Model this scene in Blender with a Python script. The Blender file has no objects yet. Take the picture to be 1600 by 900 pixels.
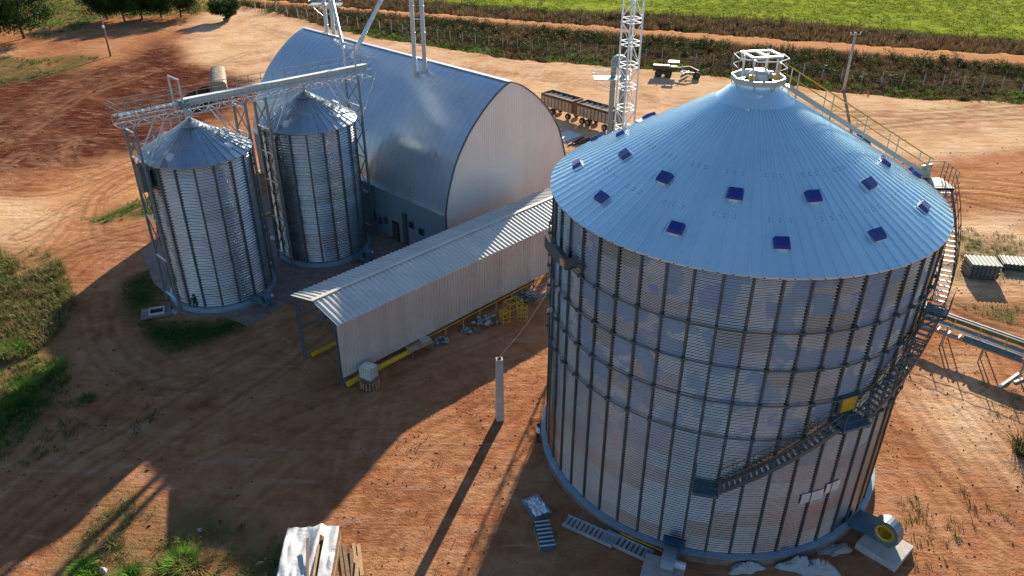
import bpy, math, random
import numpy as np
from mathutils import Matrix, Vector
random.seed(7); RNG = np.random.default_rng(7)
sc = bpy.context.scene
COL = sc.collection
R = math.radians
# ------------------------------------------------------------------ camera
CAMH = 38.0; FPX = 1210.6; PITCH = 0.5218; ROLL = 0.002
def cam_rows():
    c, s = math.cos(PITCH), math.sin(PITCH); cr, sr = math.cos(ROLL), math.sin(ROLL)
    M = np.array([[1, 0, 0], [0, -s, -c], [0, c, -s]])
    return np.array([[cr, -sr, 0], [sr, cr, 0], [0, 0, 1]]) @ M
CR = cam_rows()
cd = bpy.data.cameras.new("camera"); cam = bpy.data.objects.new("camera", cd); COL.objects.link(cam)
cd.sensor_width = 36; cd.lens = 36 * FPX / 1600; cd.clip_end = 6000; cd.clip_start = .5
m = Matrix.Identity(4)
for i in range(3):
    m[i][0] = CR[0][i]; m[i][1] = -CR[1][i]; m[i][2] = -CR[2][i]
m[2][3] = CAMH
cam.matrix_world = m; sc.camera = cam
def at(x, y, z=0.0):
    """point of the horizontal plane z seen at photograph pixel x, y"""
    d = np.array([(x - 800) / FPX, (y - 450) / FPX, 1.0]) @ CR
    t = (z - CAMH) / d[2]
    return (float(d[0] * t), float(d[1] * t), z)
# ------------------------------------------------------------------ light
SUN_AZ = 17.6; SUN_EL = 19.6          # azimuth from +Y towards +X
w = bpy.data.worlds.new("World"); sc.world = w; w.use_nodes = True
nt = w.node_tree; bg = nt.nodes["Background"]
sky = nt.nodes.new("ShaderNodeTexSky"); sky.sky_type = 'NISHITA'; sky.sun_disc = False
sky.sun_elevation = R(SUN_EL); sky.sun_rotation = R(SUN_AZ); sky.air_density = 1.0; sky.dust_density = .4; sky.ozone_density = 3.5
nt.links.new(sky.outputs[0], bg.inputs[0]); bg.inputs[1].default_value = 0.074
sl = bpy.data.lights.new("sun", 'SUN'); sun = bpy.data.objects.new("sun", sl); COL.objects.link(sun)
sl.energy = 5.0; sl.angle = R(.5); sl.color = (1, .86, .68)
sd = Vector((math.sin(R(SUN_AZ)) * math.cos(R(SUN_EL)), math.cos(R(SUN_AZ)) * math.cos(R(SUN_EL)), math.sin(R(SUN_EL))))
sun.rotation_euler = sd.to_track_quat('Z', 'Y').to_euler(); sun.location = (60, 150, 90)
sc.view_settings.view_transform = 'Standard'; sc.view_settings.look = 'None'
sc.view_settings.exposure = 1.22; sc.view_settings.gamma = 1
# ------------------------------------------------------------------ materials
class NT:
    def __init__(s, name):
        s.m = bpy.data.materials.new(name); s.m.use_nodes = True; s.t = s.m.node_tree
        s.b = s.t.nodes["Principled BSDF"]
    def n(s, t, **k):
        x = s.t.nodes.new("ShaderNode" + t)
        for a, v in k.items():
            if a.startswith("i_"):
                x.inputs[int(a[2:])].default_value = v
            else: setattr(x, a, v)
        return x
    def l(s, a, b): s.t.links.new(a, b)
    def noise(s, scale, detail=4, rough=.55, vec=None, map_scale=None, dist=0):
        nz = s.n("TexNoise"); nz.inputs["Scale"].default_value = scale; nz.inputs["Detail"].default_value = detail
        nz.inputs["Roughness"].default_value = rough; nz.inputs["Distortion"].default_value = dist
        if vec is None:
            vec = s.n("TexCoord").outputs["Object"]
        if map_scale is not None:
            mp = s.n("Mapping"); mp.inputs["Scale"].default_value = map_scale[:3]
            if len(map_scale) > 3: mp.inputs["Rotation"].default_value = (0, 0, map_scale[3])
            s.l(vec, mp.inputs[0]); vec = mp.outputs[0]
        s.l(vec, nz.inputs["Vector"]); return nz.outputs[0]
    def ramp(s, fac, stops):
        r = s.n("ValToRGB"); e = r.color_ramp.elements
        while len(e) < len(stops): e.new(.5)
        for el, (p, c) in zip(e, stops):
            el.position = p; el.color = (*c, 1) if len(c) == 3 else c
        s.l(fac, r.inputs[0]); return r.outputs[0]
    def mix(s, f, a, b, mode='MIX'):
        x = s.n("Mix", data_type='RGBA', blend_type=mode)
        for i, v in ((0, f), (6, a), (7, b)):
            if isinstance(v, (int, float)): x.inputs[i].default_value = v
            elif isinstance(v, tuple): x.inputs[i].default_value = (*v, 1)
            else: s.l(v, x.inputs[i])
        return x.outputs[2]
    def math(s, op, a, b=0.0, clamp=False):
        x = s.n("Math", operation=op, use_clamp=clamp)
        for i, v in ((0, a), (1, b)):
            if isinstance(v, (int, float)): x.inputs[i].default_value = v
            else: s.l(v, x.inputs[i])
        return x.outputs[0]
    def set(s, **k):
        for a, v in k.items():
            i = s.b.inputs[a.replace("_", " ")]
            if isinstance(v, (int, float)): i.default_value = v
            elif isinstance(v, tuple): i.default_value = (*v, 1)
            else: s.l(v, i)
        return s
    def bump(s, h, strength=.3, dist=.1):
        b = s.n("Bump"); b.inputs["Strength"].default_value = strength; b.inputs["Distance"].default_value = dist
        s.l(h, b.inputs["Height"]); s.l(b.outputs[0], s.b.inputs["Normal"]); return s
def metal(name, col, metallic=.75, rough=.4, var=.12, nscale=.8, dirt=(.25, .15, .09), dirtamt=.15, objvar=.0, spec=.5):
    s = NT(name)
    n1 = s.noise(nscale, 5, .6); n2 = s.noise(nscale * 9, 3)
    f = s.math('ADD', s.math('MULTIPLY', n1, .7), s.math('MULTIPLY', n2, .3))
    c0 = tuple(max(0, c * (1 - var)) for c in col); c1 = tuple(min(1, c * (1 + var)) for c in col)
    base = s.ramp(f, [(.35, c0), (.65, c1)])
    dm = s.ramp(s.noise(nscale * 2.3, 6, .7), [(.5, (0, 0, 0)), (.75, (dirtamt,) * 3)])
    base = s.mix(dm, base, dirt)
    if objvar:
        oi = s.n("ObjectInfo"); k = s.math('ADD', s.math('MULTIPLY', oi.outputs["Random"], 2 * objvar), 1 - objvar)
        base = s.mix(1.0, base, k, 'MULTIPLY')
    rr = s.math('ADD', s.math('MULTIPLY', n1, .25), rough - .12)
    s.set(Base_Color=base, Metallic=metallic, Roughness=rr)
    return s.m
def plain(name, col, rough=.7, var=.2, nscale=2.0, metallic=0, bump=0, bscale=8):
    s = NT(name); n1 = s.noise(nscale, 6, .65)
    base = s.ramp(n1, [(.3, tuple(c * (1 - var) for c in col)), (.7, tuple(min(1, c * (1 + var)) for c in col))])
    s.set(Base_Color=base, Roughness=rough, Metallic=metallic)
    if bump: s.bump(s.noise(bscale, 6, .7), bump, .05)
    return s.m
M = {}
M['galv'] = metal('galvanised_steel', (.5, .54, .57), .55, .42)
M['galv_dark'] = metal('weathered_galvanised', (.22, .27, .28), .5, .5)
M['stiff'] = metal('stiffener_steel', (.1, .135, .14), .4, .5, dirtamt=.3)
M['stiff_warm'] = metal('stiffener_steel_warm', (.115, .125, .12), .4, .5, dirtamt=.4)
M['white_steel'] = metal('white_painted_steel', (.74, .78, .76), .0, .4, .06)
M['white_pipe'] = metal('pale_galvanised_pipe', (.66, .7, .74), .3, .35, .06)
M['greensteel'] = metal('pale_green_grey_steel', (.42, .5, .48), .3, .45)
M['yellow'] = plain('yellow_paint', (.62, .38, .02), .45, .25, 3)
M['blue_plastic'] = plain('deep_blue_vent', (.012, .035, .22), .35, .15, 4)
M['blue_dark'] = plain('blue_grey_paint', (.05, .12, .17), .45, .2, 3)
M['concrete'] = plain('concrete', (.34, .3, .27), .85, .25, 1.6, bump=.3)
M['concrete_pole'] = plain('pale_concrete', (.46, .43, .39), .85, .18, 2.5, bump=.25)
M['dirty_conc'] = plain('dirt_stained_concrete', (.22, .16, .13), .9, .35, 1.2, bump=.4)
M['ledge'] = metal('pale_blue_ledge', (.24, .33, .39), .2, .45, .15, 1.5)
M['wood'] = plain('weathered_wood', (.2, .13, .075), .85, .4, 5, bump=.4)
M['plank'] = plain('sawn_plank', (.42, .27, .14), .8, .3, 4, bump=.3)
M['rubber'] = plain('black_rubber', (.02, .02, .02), .8, .3)
M['tarp_black'] = plain('black_tarp', (.018, .02, .022), .9, .4, 3, bump=.6, bscale=3)
M['tarp_olive'] = plain('faded_canvas', (.26, .22, .15), .8, .25, 1.5, bump=.5, bscale=2)
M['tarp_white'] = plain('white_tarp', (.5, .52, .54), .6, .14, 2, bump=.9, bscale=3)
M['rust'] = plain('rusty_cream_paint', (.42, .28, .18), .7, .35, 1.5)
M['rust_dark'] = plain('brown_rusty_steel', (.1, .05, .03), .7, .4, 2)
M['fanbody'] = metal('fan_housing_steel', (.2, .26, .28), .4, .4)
M['tarp_shade'] = plain('shade_toned_white_sacking', (.36, .37, .36), .8, .2, 3, bump=.6, bscale=6)  # white tarp darkened, the shade it lies in put into its colour
M['grader'] = plain('dusty_yellow_paint', (.1, .068, .028), .6, .35, 2)
M['red'] = plain('red_paint', (.3, .02, .015), .35, .15)
M['glass'] = plain('dark_glass', (.02, .025, .03), .08, .1)
M['dark'] = plain('dark_void', (.012, .012, .012), .9, .2)
M['hdpe'] = plain('translucent_white_plastic', (.78, .75, .64), .5, .1, 3)
M['skin'] = plain('skin', (.3, .17, .11), .55, .05)
M['cloth_dark'] = plain('dark_cloth', (.02, .022, .028), .85, .2)
M['cloth_white'] = plain('white_shirt_cloth', (.6, .6, .62), .85, .1)
M['hair'] = plain('dark_hair', (.012, .01, .008), .6, .1)
M['ceramic'] = plain('white_ceramic', (.7, .7, .68), .25, .05)
M['rail_olive'] = plain('dull_yellow_olive_paint', (.16, .12, .035), .6, .3, 3)
M['galvwire'] = plain('dull_wire', (.12, .11, .1), .8)
M['wall_shaded'] = metal('shade_toned_cladding', (.22, .3, .36), .2, .5, .12, .5)  # wall colour darkened and blued to carry its shade and reflections
def sheet_mat(name, patch, k0, rough):
    s = NT(name)
    geo = s.n("NewGeometry").outputs["Position"]; oi = s.n("ObjectInfo").outputs["Random"]
    n1 = s.noise(.35, 5, .6, geo); n2 = s.noise(2.2, 5, .65, geo); n3 = s.noise(9, 3, .6, geo, (1, 1, .25))
    c = s.ramp(s.math('ADD', s.math('MULTIPLY', n1, .6), s.math('MULTIPLY', n2, .4)), [(.32, tuple(k0 * q for q in (.78, .84, .88))), (.5, (k0 * .93, k0 * 1.0, k0 * 1.0)), (.68, (k0 * 1.2, k0 * 1.2, k0 * 1.18))])
    k = s.ramp(oi, [(0, (.78, .72, .66)), (.2, (.9, .9, .9)), (.5, (1, 1, 1)), (.8, (.95, 1, 1.05)), (1, (.8, .86, .92))])
    c = s.mix(1.0, c, k, 'MULTIPLY')
    pm = s.ramp(s.math('ADD', s.noise(.7, 2, .5, geo), s.math('MULTIPLY', oi, .2)), [(.6 if patch else 1.3, (0, 0, 0)), (.64 if patch else 1.35, (1, 1, 1))])
    sx = s.n('SeparateXYZ'); s.l(geo, sx.inputs[0]); pm = s.math('MULTIPLY', pm, s.math('MULTIPLY', s.math('SUBTRACT', sx.outputs[2], 4.0), .12, True))
    c = s.mix(s.math('MULTIPLY', pm, .8), c, (.2, .27, .36))
    dm = s.ramp(s.math('MULTIPLY', n3, n2), [(.28, (0, 0, 0)), (.5, (.4, .4, .4))])
    c = s.mix(dm, c, (.2, .13, .09))
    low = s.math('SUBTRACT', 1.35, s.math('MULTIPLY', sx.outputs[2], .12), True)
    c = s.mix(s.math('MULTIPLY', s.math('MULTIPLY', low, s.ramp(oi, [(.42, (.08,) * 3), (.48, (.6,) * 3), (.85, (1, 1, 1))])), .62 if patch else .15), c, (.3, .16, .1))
    r = s.math('ADD', s.math('MULTIPLY', pm, .18), s.math('ADD', s.math('MULTIPLY', n2, .16), rough))
    s.set(Base_Color=c, Roughness=r, Metallic=s.math('SUBTRACT', .95, s.math('MULTIPLY', pm, .45)))
    return s.m
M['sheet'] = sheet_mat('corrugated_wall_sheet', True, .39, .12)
M['sheet_small'] = sheet_mat('corrugated_wall_sheet_small_silo', False, .5, .2)
def roof_mat(name, c0, c1, met, rough, objv=.05):
    s = NT(name); geo = s.n("NewGeometry").outputs["Position"]
    n1 = s.noise(.25, 5, .6, geo); n2 = s.noise(3.0, 4, .6, geo)
    c = s.ramp(s.math('ADD', s.math('MULTIPLY', n1, .65), s.math('MULTIPLY', n2, .35)), [(.35, c0), (.65, c1)])
    oi = s.n("ObjectInfo").outputs["Random"]
    c = s.mix(1.0, c, s.math('ADD', s.math('MULTIPLY', oi, 2 * objv), 1 - objv), 'MULTIPLY')
    spots = s.ramp(s.noise(1.1, 8, .75, geo), [(.66, (0, 0, 0)), (.8, (.35, .35, .35))])
    c = s.mix(spots, c, (.3, .25, .2))
    s.set(Base_Color=c, Roughness=s.math('ADD', s.math('MULTIPLY', n1, .2), rough - .1), Metallic=met)
    return s.m
M['roofA'] = roof_mat('sky_tinted_roof_sheet', (.5, .72, .82), (.6, .8, .88), .5, .34, .03)  # neutral sheet tinted blue, the sky's reflection put into its colour
M['roofB'] = roof_mat('small_silo_roof_sheet', (.3, .38, .43), (.46, .53, .57), .8, .3, .12)
M['vault'] = roof_mat('vault_roof_sheet', (.42, .5, .56), (.54, .62, .67), .6, .3, .01)
M['gable'] = roof_mat('gable_sheet', (.74, .75, .74), (.82, .82, .79), .3, .4, .03)
M['shedroof'] = roof_mat('shed_roof_sheet', (.54, .53, .49), (.7, .67, .6), .08, .5, .04)
M['clad'] = roof_mat('shed_wall_cladding', (.5, .48, .47), (.62, .6, .58), .25, .45, .06)
def veg_mat(name, stops, rough=.6, trans=.25):
    s = NT(name); a = s.n("Attribute", attribute_name="tint").outputs["Fac"]
    c = s.ramp(a, stops); s.set(Base_Color=c, Roughness=rough)
    s.b.inputs["Specular IOR Level"].default_value = .06
    tr = s.n("BsdfTranslucent"); s.l(c, tr.inputs[0]); mx = s.n("MixShader"); mx.inputs[0].default_value = trans
    out = s.t.nodes["Material Output"]; s.l(s.b.outputs[0], mx.inputs[1]); s.l(tr.outputs[0], mx.inputs[2]); s.l(mx.outputs[0], out.inputs[0])
    return s.m
GREEN = (.09, .17, .03); DGREEN = (.035, .065, .02); YEL = (.26, .26, .07); DRY = (.3, .21, .1); BR = (.16, .09, .05)
M['grass_mix'] = veg_mat('mixed_grass', [(0, DGREEN), (.35, GREEN), (.6, (.16, .2, .05)), (.8, DRY), (1, (.22, .15, .08))])
M['grass_green'] = veg_mat('bright_grass', [(0, (.05, .11, .02)), (.5, (.11, .24, .03)), (1, (.22, .34, .06))], trans=.35)
M['grass_dry'] = veg_mat('dry_brown_grass', [(0, (.05, .05, .02)), (.4, BR), (.75, (.25, .17, .09)), (1, (.12, .14, .04))])
M['grass_field'] = veg_mat('pasture_grass', [(0, (.1, .13, .02)), (.5, (.21, .28, .03)), (1, (.34, .38, .05))], trans=.3)
M['scrub'] = veg_mat('dark_scrub', [(0, (.018, .03, .01)), (.5, (.035, .06, .014)), (.85, (.08, .11, .022)), (1, (.13, .09, .035))])
M['leaf'] = veg_mat('tree_leaves', [(0, (.012, .028, .007)), (.6, (.03, .06, .012)), (1, (.07, .12, .02))], trans=.2)
M['bark'] = plain('bark', (.12, .085, .06), .9, .3, 6, bump=.5)
# ------------------------------------------------------------------ mesh helpers
def np_mesh(name, V, F, tint=None, smooth=False):
    """V (n,3), F (m,k) arrays"""
    me = bpy.data.meshes.new(name); V = np.asarray(V, np.float32); F = np.asarray(F, np.int32); k = F.shape[1]
    me.vertices.add(len(V)); me.vertices.foreach_set("co", V.ravel())
    me.loops.add(F.size); me.loops.foreach_set("vertex_index", F.ravel())
    me.polygons.add(len(F)); me.polygons.foreach_set("loop_start", np.arange(len(F), dtype=np.int32) * k)
    if smooth: me.polygons.foreach_set("use_smooth", np.ones(len(F), bool))
    if tint is not None:
        a = me.attributes.new("tint", 'FLOAT', 'POINT'); a.data.foreach_set("value", np.asarray(tint, np.float32))
    me.update(calc_edges=True); me.validate(); return me
class MB:
    def __init__(s): s.v = []; s.f = []
    def add(s, vs, fs):
        o = len(s.v); s.v += [tuple(map(float, p)) for p in vs]; s.f += [tuple(i + o for i in f) for f in fs]; return s
    def box(s, c, d, rz=0, axes=None):
        if axes is None:
            ca, sa = math.cos(rz), math.sin(rz); ax = ((ca, sa, 0), (-sa, ca, 0), (0, 0, 1))
        else: ax = axes
        vs = []
        for sx in (-.5, .5):
            for sy in (-.5, .5):
                for sz in (-.5, .5):
                    vs.append([c[i] + sx * d[0] * ax[0][i] + sy * d[1] * ax[1][i] + sz * d[2] * ax[2][i] for i in range(3)])
        return s.add(vs, [(0, 1, 3, 2), (4, 6, 7, 5), (0, 4, 5, 1), (2, 3, 7, 6), (0, 2, 6, 4), (1, 5, 7, 3)])
    def bar(s, p, q, w, h=None, up=(0, 0, 1)):
        p = Vector(p); q = Vector(q); h = w if h is None else h; d = q - p; L = d.length
        if L < 1e-6: return s
        x = d / L; u = Vector(up)
        if abs(x.dot(u)) > .99: u = Vector((1, 0, 0))
        y = u.cross(x).normalized(); z = x.cross(y)
        return s.box((p + q) / 2, (L, w, h), axes=(x, y, z))
    def tube(s, p, q, r, n=10, r2=None, cap=True):
        p = Vector(p); q = Vector(q); x = (q - p).normalized(); u = Vector((0, 0, 1)) if abs(x.z) < .95 else Vector((1, 0, 0))
        y = u.cross(x).normalized(); z = x.cross(y); r2 = r if r2 is None else r2; vs = []
        for c, rr in ((p, r), (q, r2)):
            for i in range(n):
                a = 2 * math.pi * i / n; vs.append(c + y * (rr * math.cos(a)) + z * (rr * math.sin(a)))
        fs = [(i, (i + 1) % n, n + (i + 1) % n, n + i) for i in range(n)]
        if cap: fs += [tuple(range(n))[::-1], tuple(range(n, 2 * n))]
        return s.add(vs, fs)
    def path(s, pts, r, n=6):
        for a, b in zip(pts[:-1], pts[1:]): s.tube(a, b, r, n)
        return s
    def lathe(s, prof, n=24, c=(0, 0, 0), a0=0, a1=2 * math.pi):
        full = abs(a1 - a0 - 2 * math.pi) < 1e-6; m_ = n if full else n + 1; vs = []
        for i in range(m_):
            a = a0 + (a1 - a0) * i / n
            for r, z in prof: vs.append((c[0] + r * math.cos(a), c[1] + r * math.sin(a), c[2] + z))
        k = len(prof); fs = []
        for i in range(n):
            j = (i + 1) % m_
            for t in range(k - 1): fs.append((i * k + t, j * k + t, j * k + t + 1, i * k + t + 1))
        return s.add(vs, fs)
    def mesh(s, name, smooth=False, bevel=0):
        me = bpy.data.meshes.new(name); me.from_pydata(s.v, [], s.f)
        if smooth: me.polygons.foreach_set("use_smooth", [True] * len(me.polygons))
        me.update(); return me
    def build(s, name, mat, parent=None, smooth=False, **k):
        return link(name, s.mesh(name, smooth), mat, parent, **k)
def link(name, me, mat, parent=None, loc=None, rz=None, label=None, cat=None, group=None, kind=None):
    if mat is not None and not me.materials: me.materials.append(M[mat] if isinstance(mat, str) else mat)
    o = bpy.data.objects.new(name, me); COL.objects.link(o)
    if parent is not None: o.parent = parent
    if loc is not None: o.location = loc
    if rz is not None: o.rotation_euler = (0, 0, rz)
    tag(o, label, cat, group, kind); return o
def tag(o, label=None, cat=None, group=None, kind=None):
    if label: o['label'] = label
    if cat: o['category'] = cat
    if group: o['group'] = group
    if kind: o['kind'] = kind
def thing(name, label, cat, loc=(0, 0, 0), rz=0, group=None):
    o = bpy.data.objects.new(name, None); COL.objects.link(o); o.location = loc; o.rotation_euler = (0, 0, rz)
    o.empty_display_size = .3; tag(o, label, cat, group); return o
def copy_tree(o, parent=None):
    c = o.copy(); COL.objects.link(c)
    if parent is not None: c.parent = parent
    for ch in [x for x in KIDS.get(o.name, [])] or list(o.children): copy_tree(ch, c)
    return c
KIDS = {}
def dup(o, loc, rz, label, group=None):
    c = copy_tree(o); c.location = loc; c.rotation_euler = (0, 0, rz); c['label'] = label
    if group: c['group'] = group
    return c
# value noise for geometry
def vnoise(x, y, seed=0):
    xi = np.floor(x).astype(np.int64); yi = np.floor(y).astype(np.int64); fx = x - xi; fy = y - yi
    fx = fx * fx * (3 - 2 * fx); fy = fy * fy * (3 - 2 * fy)
    def h(a, b):
        n = (a * 374761393 + b * 668265263 + seed * 974711) & 0x7fffffff; n = ((n ^ (n >> 13)) * 1274126177) & 0x7fffffff
        return ((n ^ (n >> 16)) & 0xffff) / 65535.0
    return (h(xi, yi) * (1 - fx) + h(xi + 1, yi) * fx) * (1 - fy) + (h(xi, yi + 1) * (1 - fx) + h(xi + 1, yi + 1) * fx) * fy
def fbm(x, y, sc_, seed=0, o=4):
    r = 0; a = .5; t = 0
    for i in range(o): r = r + a * vnoise(x * sc_ * 2 ** i + 31.7 * i, y * sc_ * 2 ** i - 17.3 * i, seed + i); t += a; a *= .5
    return r / t
# plan frame of the plant: local x runs along u, local y along k
UA = R(46); UX = (math.cos(UA), math.sin(UA)); KX = (-math.sin(UA), math.cos(UA))
def uk(u, k, z=0): return (u * UX[0] + k * KX[0], u * UX[1] + k * KX[1], z)
# ================================================================== GROUND
def W(poly): return np.array([at(*p)[:2] for p in poly])
def pdist(P, poly, closed=True):
    """signed distance, negative inside"""
    n = len(poly); d = np.full(len(P), 1e9); ins = np.zeros(len(P), bool)
    for i in range(n if closed else n - 1):
        a = poly[i]; b = poly[(i + 1) % n]; e = b - a; w_ = P - a
        t = np.clip((w_ @ e) / max(e @ e, 1e-9), 0, 1); d = np.minimum(d, np.hypot(*(w_ - t[:, None] * e).T))
        if closed:
            c = ((a[1] <= P[:, 1]) != (b[1] <= P[:, 1])); xx = a[0] + (P[:, 1] - a[1]) * e[0] / (e[1] if abs(e[1]) > 1e-9 else 1e-9)
            ins ^= c & (P[:, 0] < xx)
    return np.where(ins, -d, d) if closed else d
def curve(pts, n=10):
    """smooth polyline through the points"""
    p = np.asarray(pts, float); p = np.vstack([2 * p[0] - p[1], p, 2 * p[-1] - p[-2]]); out = []
    for i in range(1, len(p) - 2):
        for t in np.linspace(0, 1, n, endpoint=False):
            out.append(.5 * ((2 * p[i]) + (-p[i - 1] + p[i + 1]) * t + (2 * p[i - 1] - 5 * p[i] + 4 * p[i + 1] - p[i + 2]) * t * t + (-p[i - 1] + 3 * p[i] - 3 * p[i + 1] + p[i + 2]) * t ** 3))
    out.append(p[-2]); return np.array(out)
road_far = [(330, -8), (400, -3), (540, 10), (800, 29), (1200, 58), (1600, 85), (1750, 97)]
road_near = [(1750, 113), (1600, 101), (1200, 72), (800, 38), (540, 16), (420, 6), (330, 0)]
field_edge = [(400, -25), (520, -9), (640, 0), (800, 11), (960, 20), (1200, 31), (1400, 47), (1600, 63), (1750, 76)]
yard_edge = [(420, 14), (470, 30), (560, 52), (640, 66), (800, 91), (900, 99), (1000, 106), (1150, 122), (1300, 141), (1400, 152), (1600, 159), (1750, 168)]
P_ROAD = W(road_far + road_near)
P_BANK = W(yard_edge + road_near)
P_DITCH = W(field_edge + road_far[::-1])
P_TILL = W([(-80, 130), (40, 122), (130, 108), (190, 100), (245, 64), (275, 72), (300, 100), (345, 110), (400, 125), (420, 150), (300, 205), (200, 238), (110, 252), (50, 270), (-80, 262)])
P_TILL2 = W([(-100, 160), (0, 150), (90, 140), (170, 130), (190, 190), (120, 235), (60, 262), (-60, 275)])
P_SAND = [W([(290, 40), (340, 12), (430, 16), (500, 46), (640, 66), (800, 91), (1000, 106), (1300, 140), (1400, 152), (1600, 158), (1650, 230), (1450, 250), (1330, 235), (1100, 230), (800, 230), (560, 230), (400, 150), (350, 112), (300, 95)]),
          W([(1480, 340), (1600, 330), (1660, 460), (1520, 470), (1450, 440)]),
          W([(-60, 300), (60, 310), (110, 330), (40, 380), (-60, 400)]),
          W([(1430, 560), (1520, 560), (1560, 640), (1600, 760), (1480, 700), (1420, 620)])]
P_BRIGHT = [W([(-60, 320), (60, 300), (140, 262), (220, 238), (260, 262), (250, 300), (200, 310), (140, 345), (90, 400), (0, 470), (-60, 500)]),
            W([(1480, 265), (1620, 250), (1620, 320), (1490, 318)])]
P_GRASS = [W([(-60, 388), (30, 385), (75, 392), (100, 420), (112, 450), (120, 480), (105, 520), (95, 560), (108, 590), (70, 640), (40, 690), (-60, 700)]),
           W([(140, 342), (180, 330), (215, 312), (300, 300), (320, 330), (240, 338), (170, 346)]),
           W([(160, 770), (215, 770), (245, 800), (330, 790), (420, 820), (445, 860), (440, 960), (60, 960), (100, 850)]),
           W([(-60, 80), (30, 95), (100, 85), (160, 88), (120, 110), (60, 125), (-60, 140)]),
                      W([(-60, 40), (120, 45), (200, 20), (300, 28), (200, -10), (-60, -20)]),
           W([(1490, 360), (1590, 380), (1620, 430), (1500, 440)]), W([(1500, 470), (1600, 480), (1600, 510), (1530, 495)])]
P_LAWN = W([(190, 440), (240, 418), (268, 455), (222, 480), (240, 502), (330, 500), (378, 488), (384, 514), (320, 535), (270, 552), (225, 525), (195, 480)])
TRACKS = [([(600, 560), (560, 700), (540, 860)], 1.6, .4), ([(740, 560), (800, 600), (850, 600)], 1.5, .4), ([(-20, 232), (50, 200), (130, 150), (240, 110)], 1.6, .7), ([(-20, 190), (60, 150), (110, 125), (200, 118)], 1.6, .6), ([(10, 255), (50, 240), (100, 262), (150, 258)], 1.3, 1.0), ([(120, 215), (105, 240), (110, 262)], 1.0, 1.0), ([(0, 300), (80, 300), (180, 265), (240, 240)], 1.8, .8), ([(30, 370), (110, 330), (190, 290), (240, 262)], 1.9, .7), ([(50, 420), (120, 385), (200, 362), (245, 350)], 1.8, .8), ([(60, 395), (100, 350), (115, 325)], 1.4, .6), ([(150, 350), (160, 372), (240, 368)], 1.4, .6), ([(300, 100), (400, 96), (470, 70), (400, 40)], 1.8, .5), ([(560, 80), (620, 90), (760, 112), (900, 130)], 1.8, .5), ([(1220, 190), (1330, 200), (1450, 190), (1600, 182)], 1.8, .9), ([(1480, 305), (1540, 320), (1600, 330)], 1.7, .9), ([(1390, 600), (1440, 680), (1520, 780), (1600, 850)], 1.6, .7), ([(1450, 560), (1520, 650), (1620, 760)], 1.6, .6), ([(1560, 520), (1590, 600), (1620, 680)], 1.6, .5), ([(460, 900), (560, 780), (660, 690), (760, 640)], 1.7, .5), ([(540, 900), (600, 820), (700, 760), (760, 740)], 1.5, .4), ([(0, 215), (40, 190), (90, 150), (130, 118), (180, 98), (250, 66), (300, 42)], 1.7, .5), ([(20, 225), (90, 175), (150, 130), (215, 100)], 1.4, .4),
          ([(136, 340), (150, 305), (185, 278), (232, 262)], 1.3, .8), ([(-20, 300), (60, 292), (140, 280), (215, 262)], 1.8, .5), ([(0, 262), (30, 282), (90, 288)], 1.3, .5),
          ([(340, 100), (380, 85), (410, 80)], 1.5, .5), ([(700, 78), (850, 112), (1000, 150), (1150, 160)], 1.8, .35), ([(820, 110), (930, 135), (1100, 175)], 1.8, .35), ([(560, 60), (700, 95), (870, 135)], 2, .3),
          ([(1230, 165), (1330, 178), (1450, 176), (1620, 160)], 1.8, .8), ([(1300, 185), (1450, 183), (1620, 172)], 1.6, .6), ([(1330, 215), (1450, 205), (1620, 200)], 1.8, .4),
          ([(1480, 298), (1540, 300), (1620, 312)], 1.8, 1.0), ([(1490, 280), (1560, 285), (1620, 292)], 1.6, .8), ([(1440, 262), (1530, 270), (1620, 268)], 1.8, .5),
          ([(1400, 540), (1480, 620), (1560, 720), (1640, 830)], 1.5, .45), ([(1430, 600), (1500, 700), (1600, 860)], 1.6, .4), ([(1390, 700), (1450, 790), (1530, 900)], 1.6, .4), ([(1470, 470), (1540, 500), (1620, 520)], 1.2, .7),
          ([(-20, 900), (120, 780), (230, 700), (350, 620), (470, 540), (560, 470)], 1.7, .6), ([(-20, 840), (100, 740), (220, 670), (330, 600), (430, 540)], 1.7, .6),
          ([(150, 470), (170, 540), (230, 590), (330, 600)], 1.6, .6), ([(200, 460), (190, 520), (240, 575)], 1.6, .5), ([(-20, 790), (110, 690), (230, 590), (330, 565), (440, 515)], 1.6, .45),
          ([(300, 700), (450, 640), (600, 580), (760, 520), (850, 480)], 1.7, .4), ([(250, 900), (330, 820), (480, 700), (640, 620), (860, 560)], 1.8, .4), ([(560, 900), (640, 790), (740, 690), (850, 600)], 1.6, .35), ([(660, 900), (700, 780), (760, 700), (855, 640)], 1.6, .3),
          ([(60, 470), (100, 440), (150, 400), (240, 360)], 1.6, .5), ([(0, 420), (60, 390), (140, 350), (240, 318)], 1.6, .4), ([(-20, 450), (60, 410), (170, 385), (250, 380)], 1.7, .4),
          ([(1500, 880), (1430, 760), (1400, 640)], 1.4, .3), ([(60, 150), (100, 250), (130, 280)], 1.6, .4), ([(100, 90), (160, 150), (260, 190)], 1.6, .35), ([(0, 170), (120, 215), (200, 235)], 1.6, .35)]
def axis_pts(a, b, c0, c1, fine, coarse):
    out = [a]; x = a
    while x < b:
        if x < c0: st = fine + (c0 - x) * coarse
        elif x > c1: st = fine + (x - c1) * coarse
        else: st = fine
        x += st; out.append(x)
    return np.array(out)
gx = axis_pts(-260, 300, -50, 48, .27, .019); gy = axis_pts(14, 420, 26, 78, .27, .0095)
GX, GY = np.meshgrid(gx, gy); P = np.stack([GX.ravel(), GY.ravel()], 1)
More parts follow.
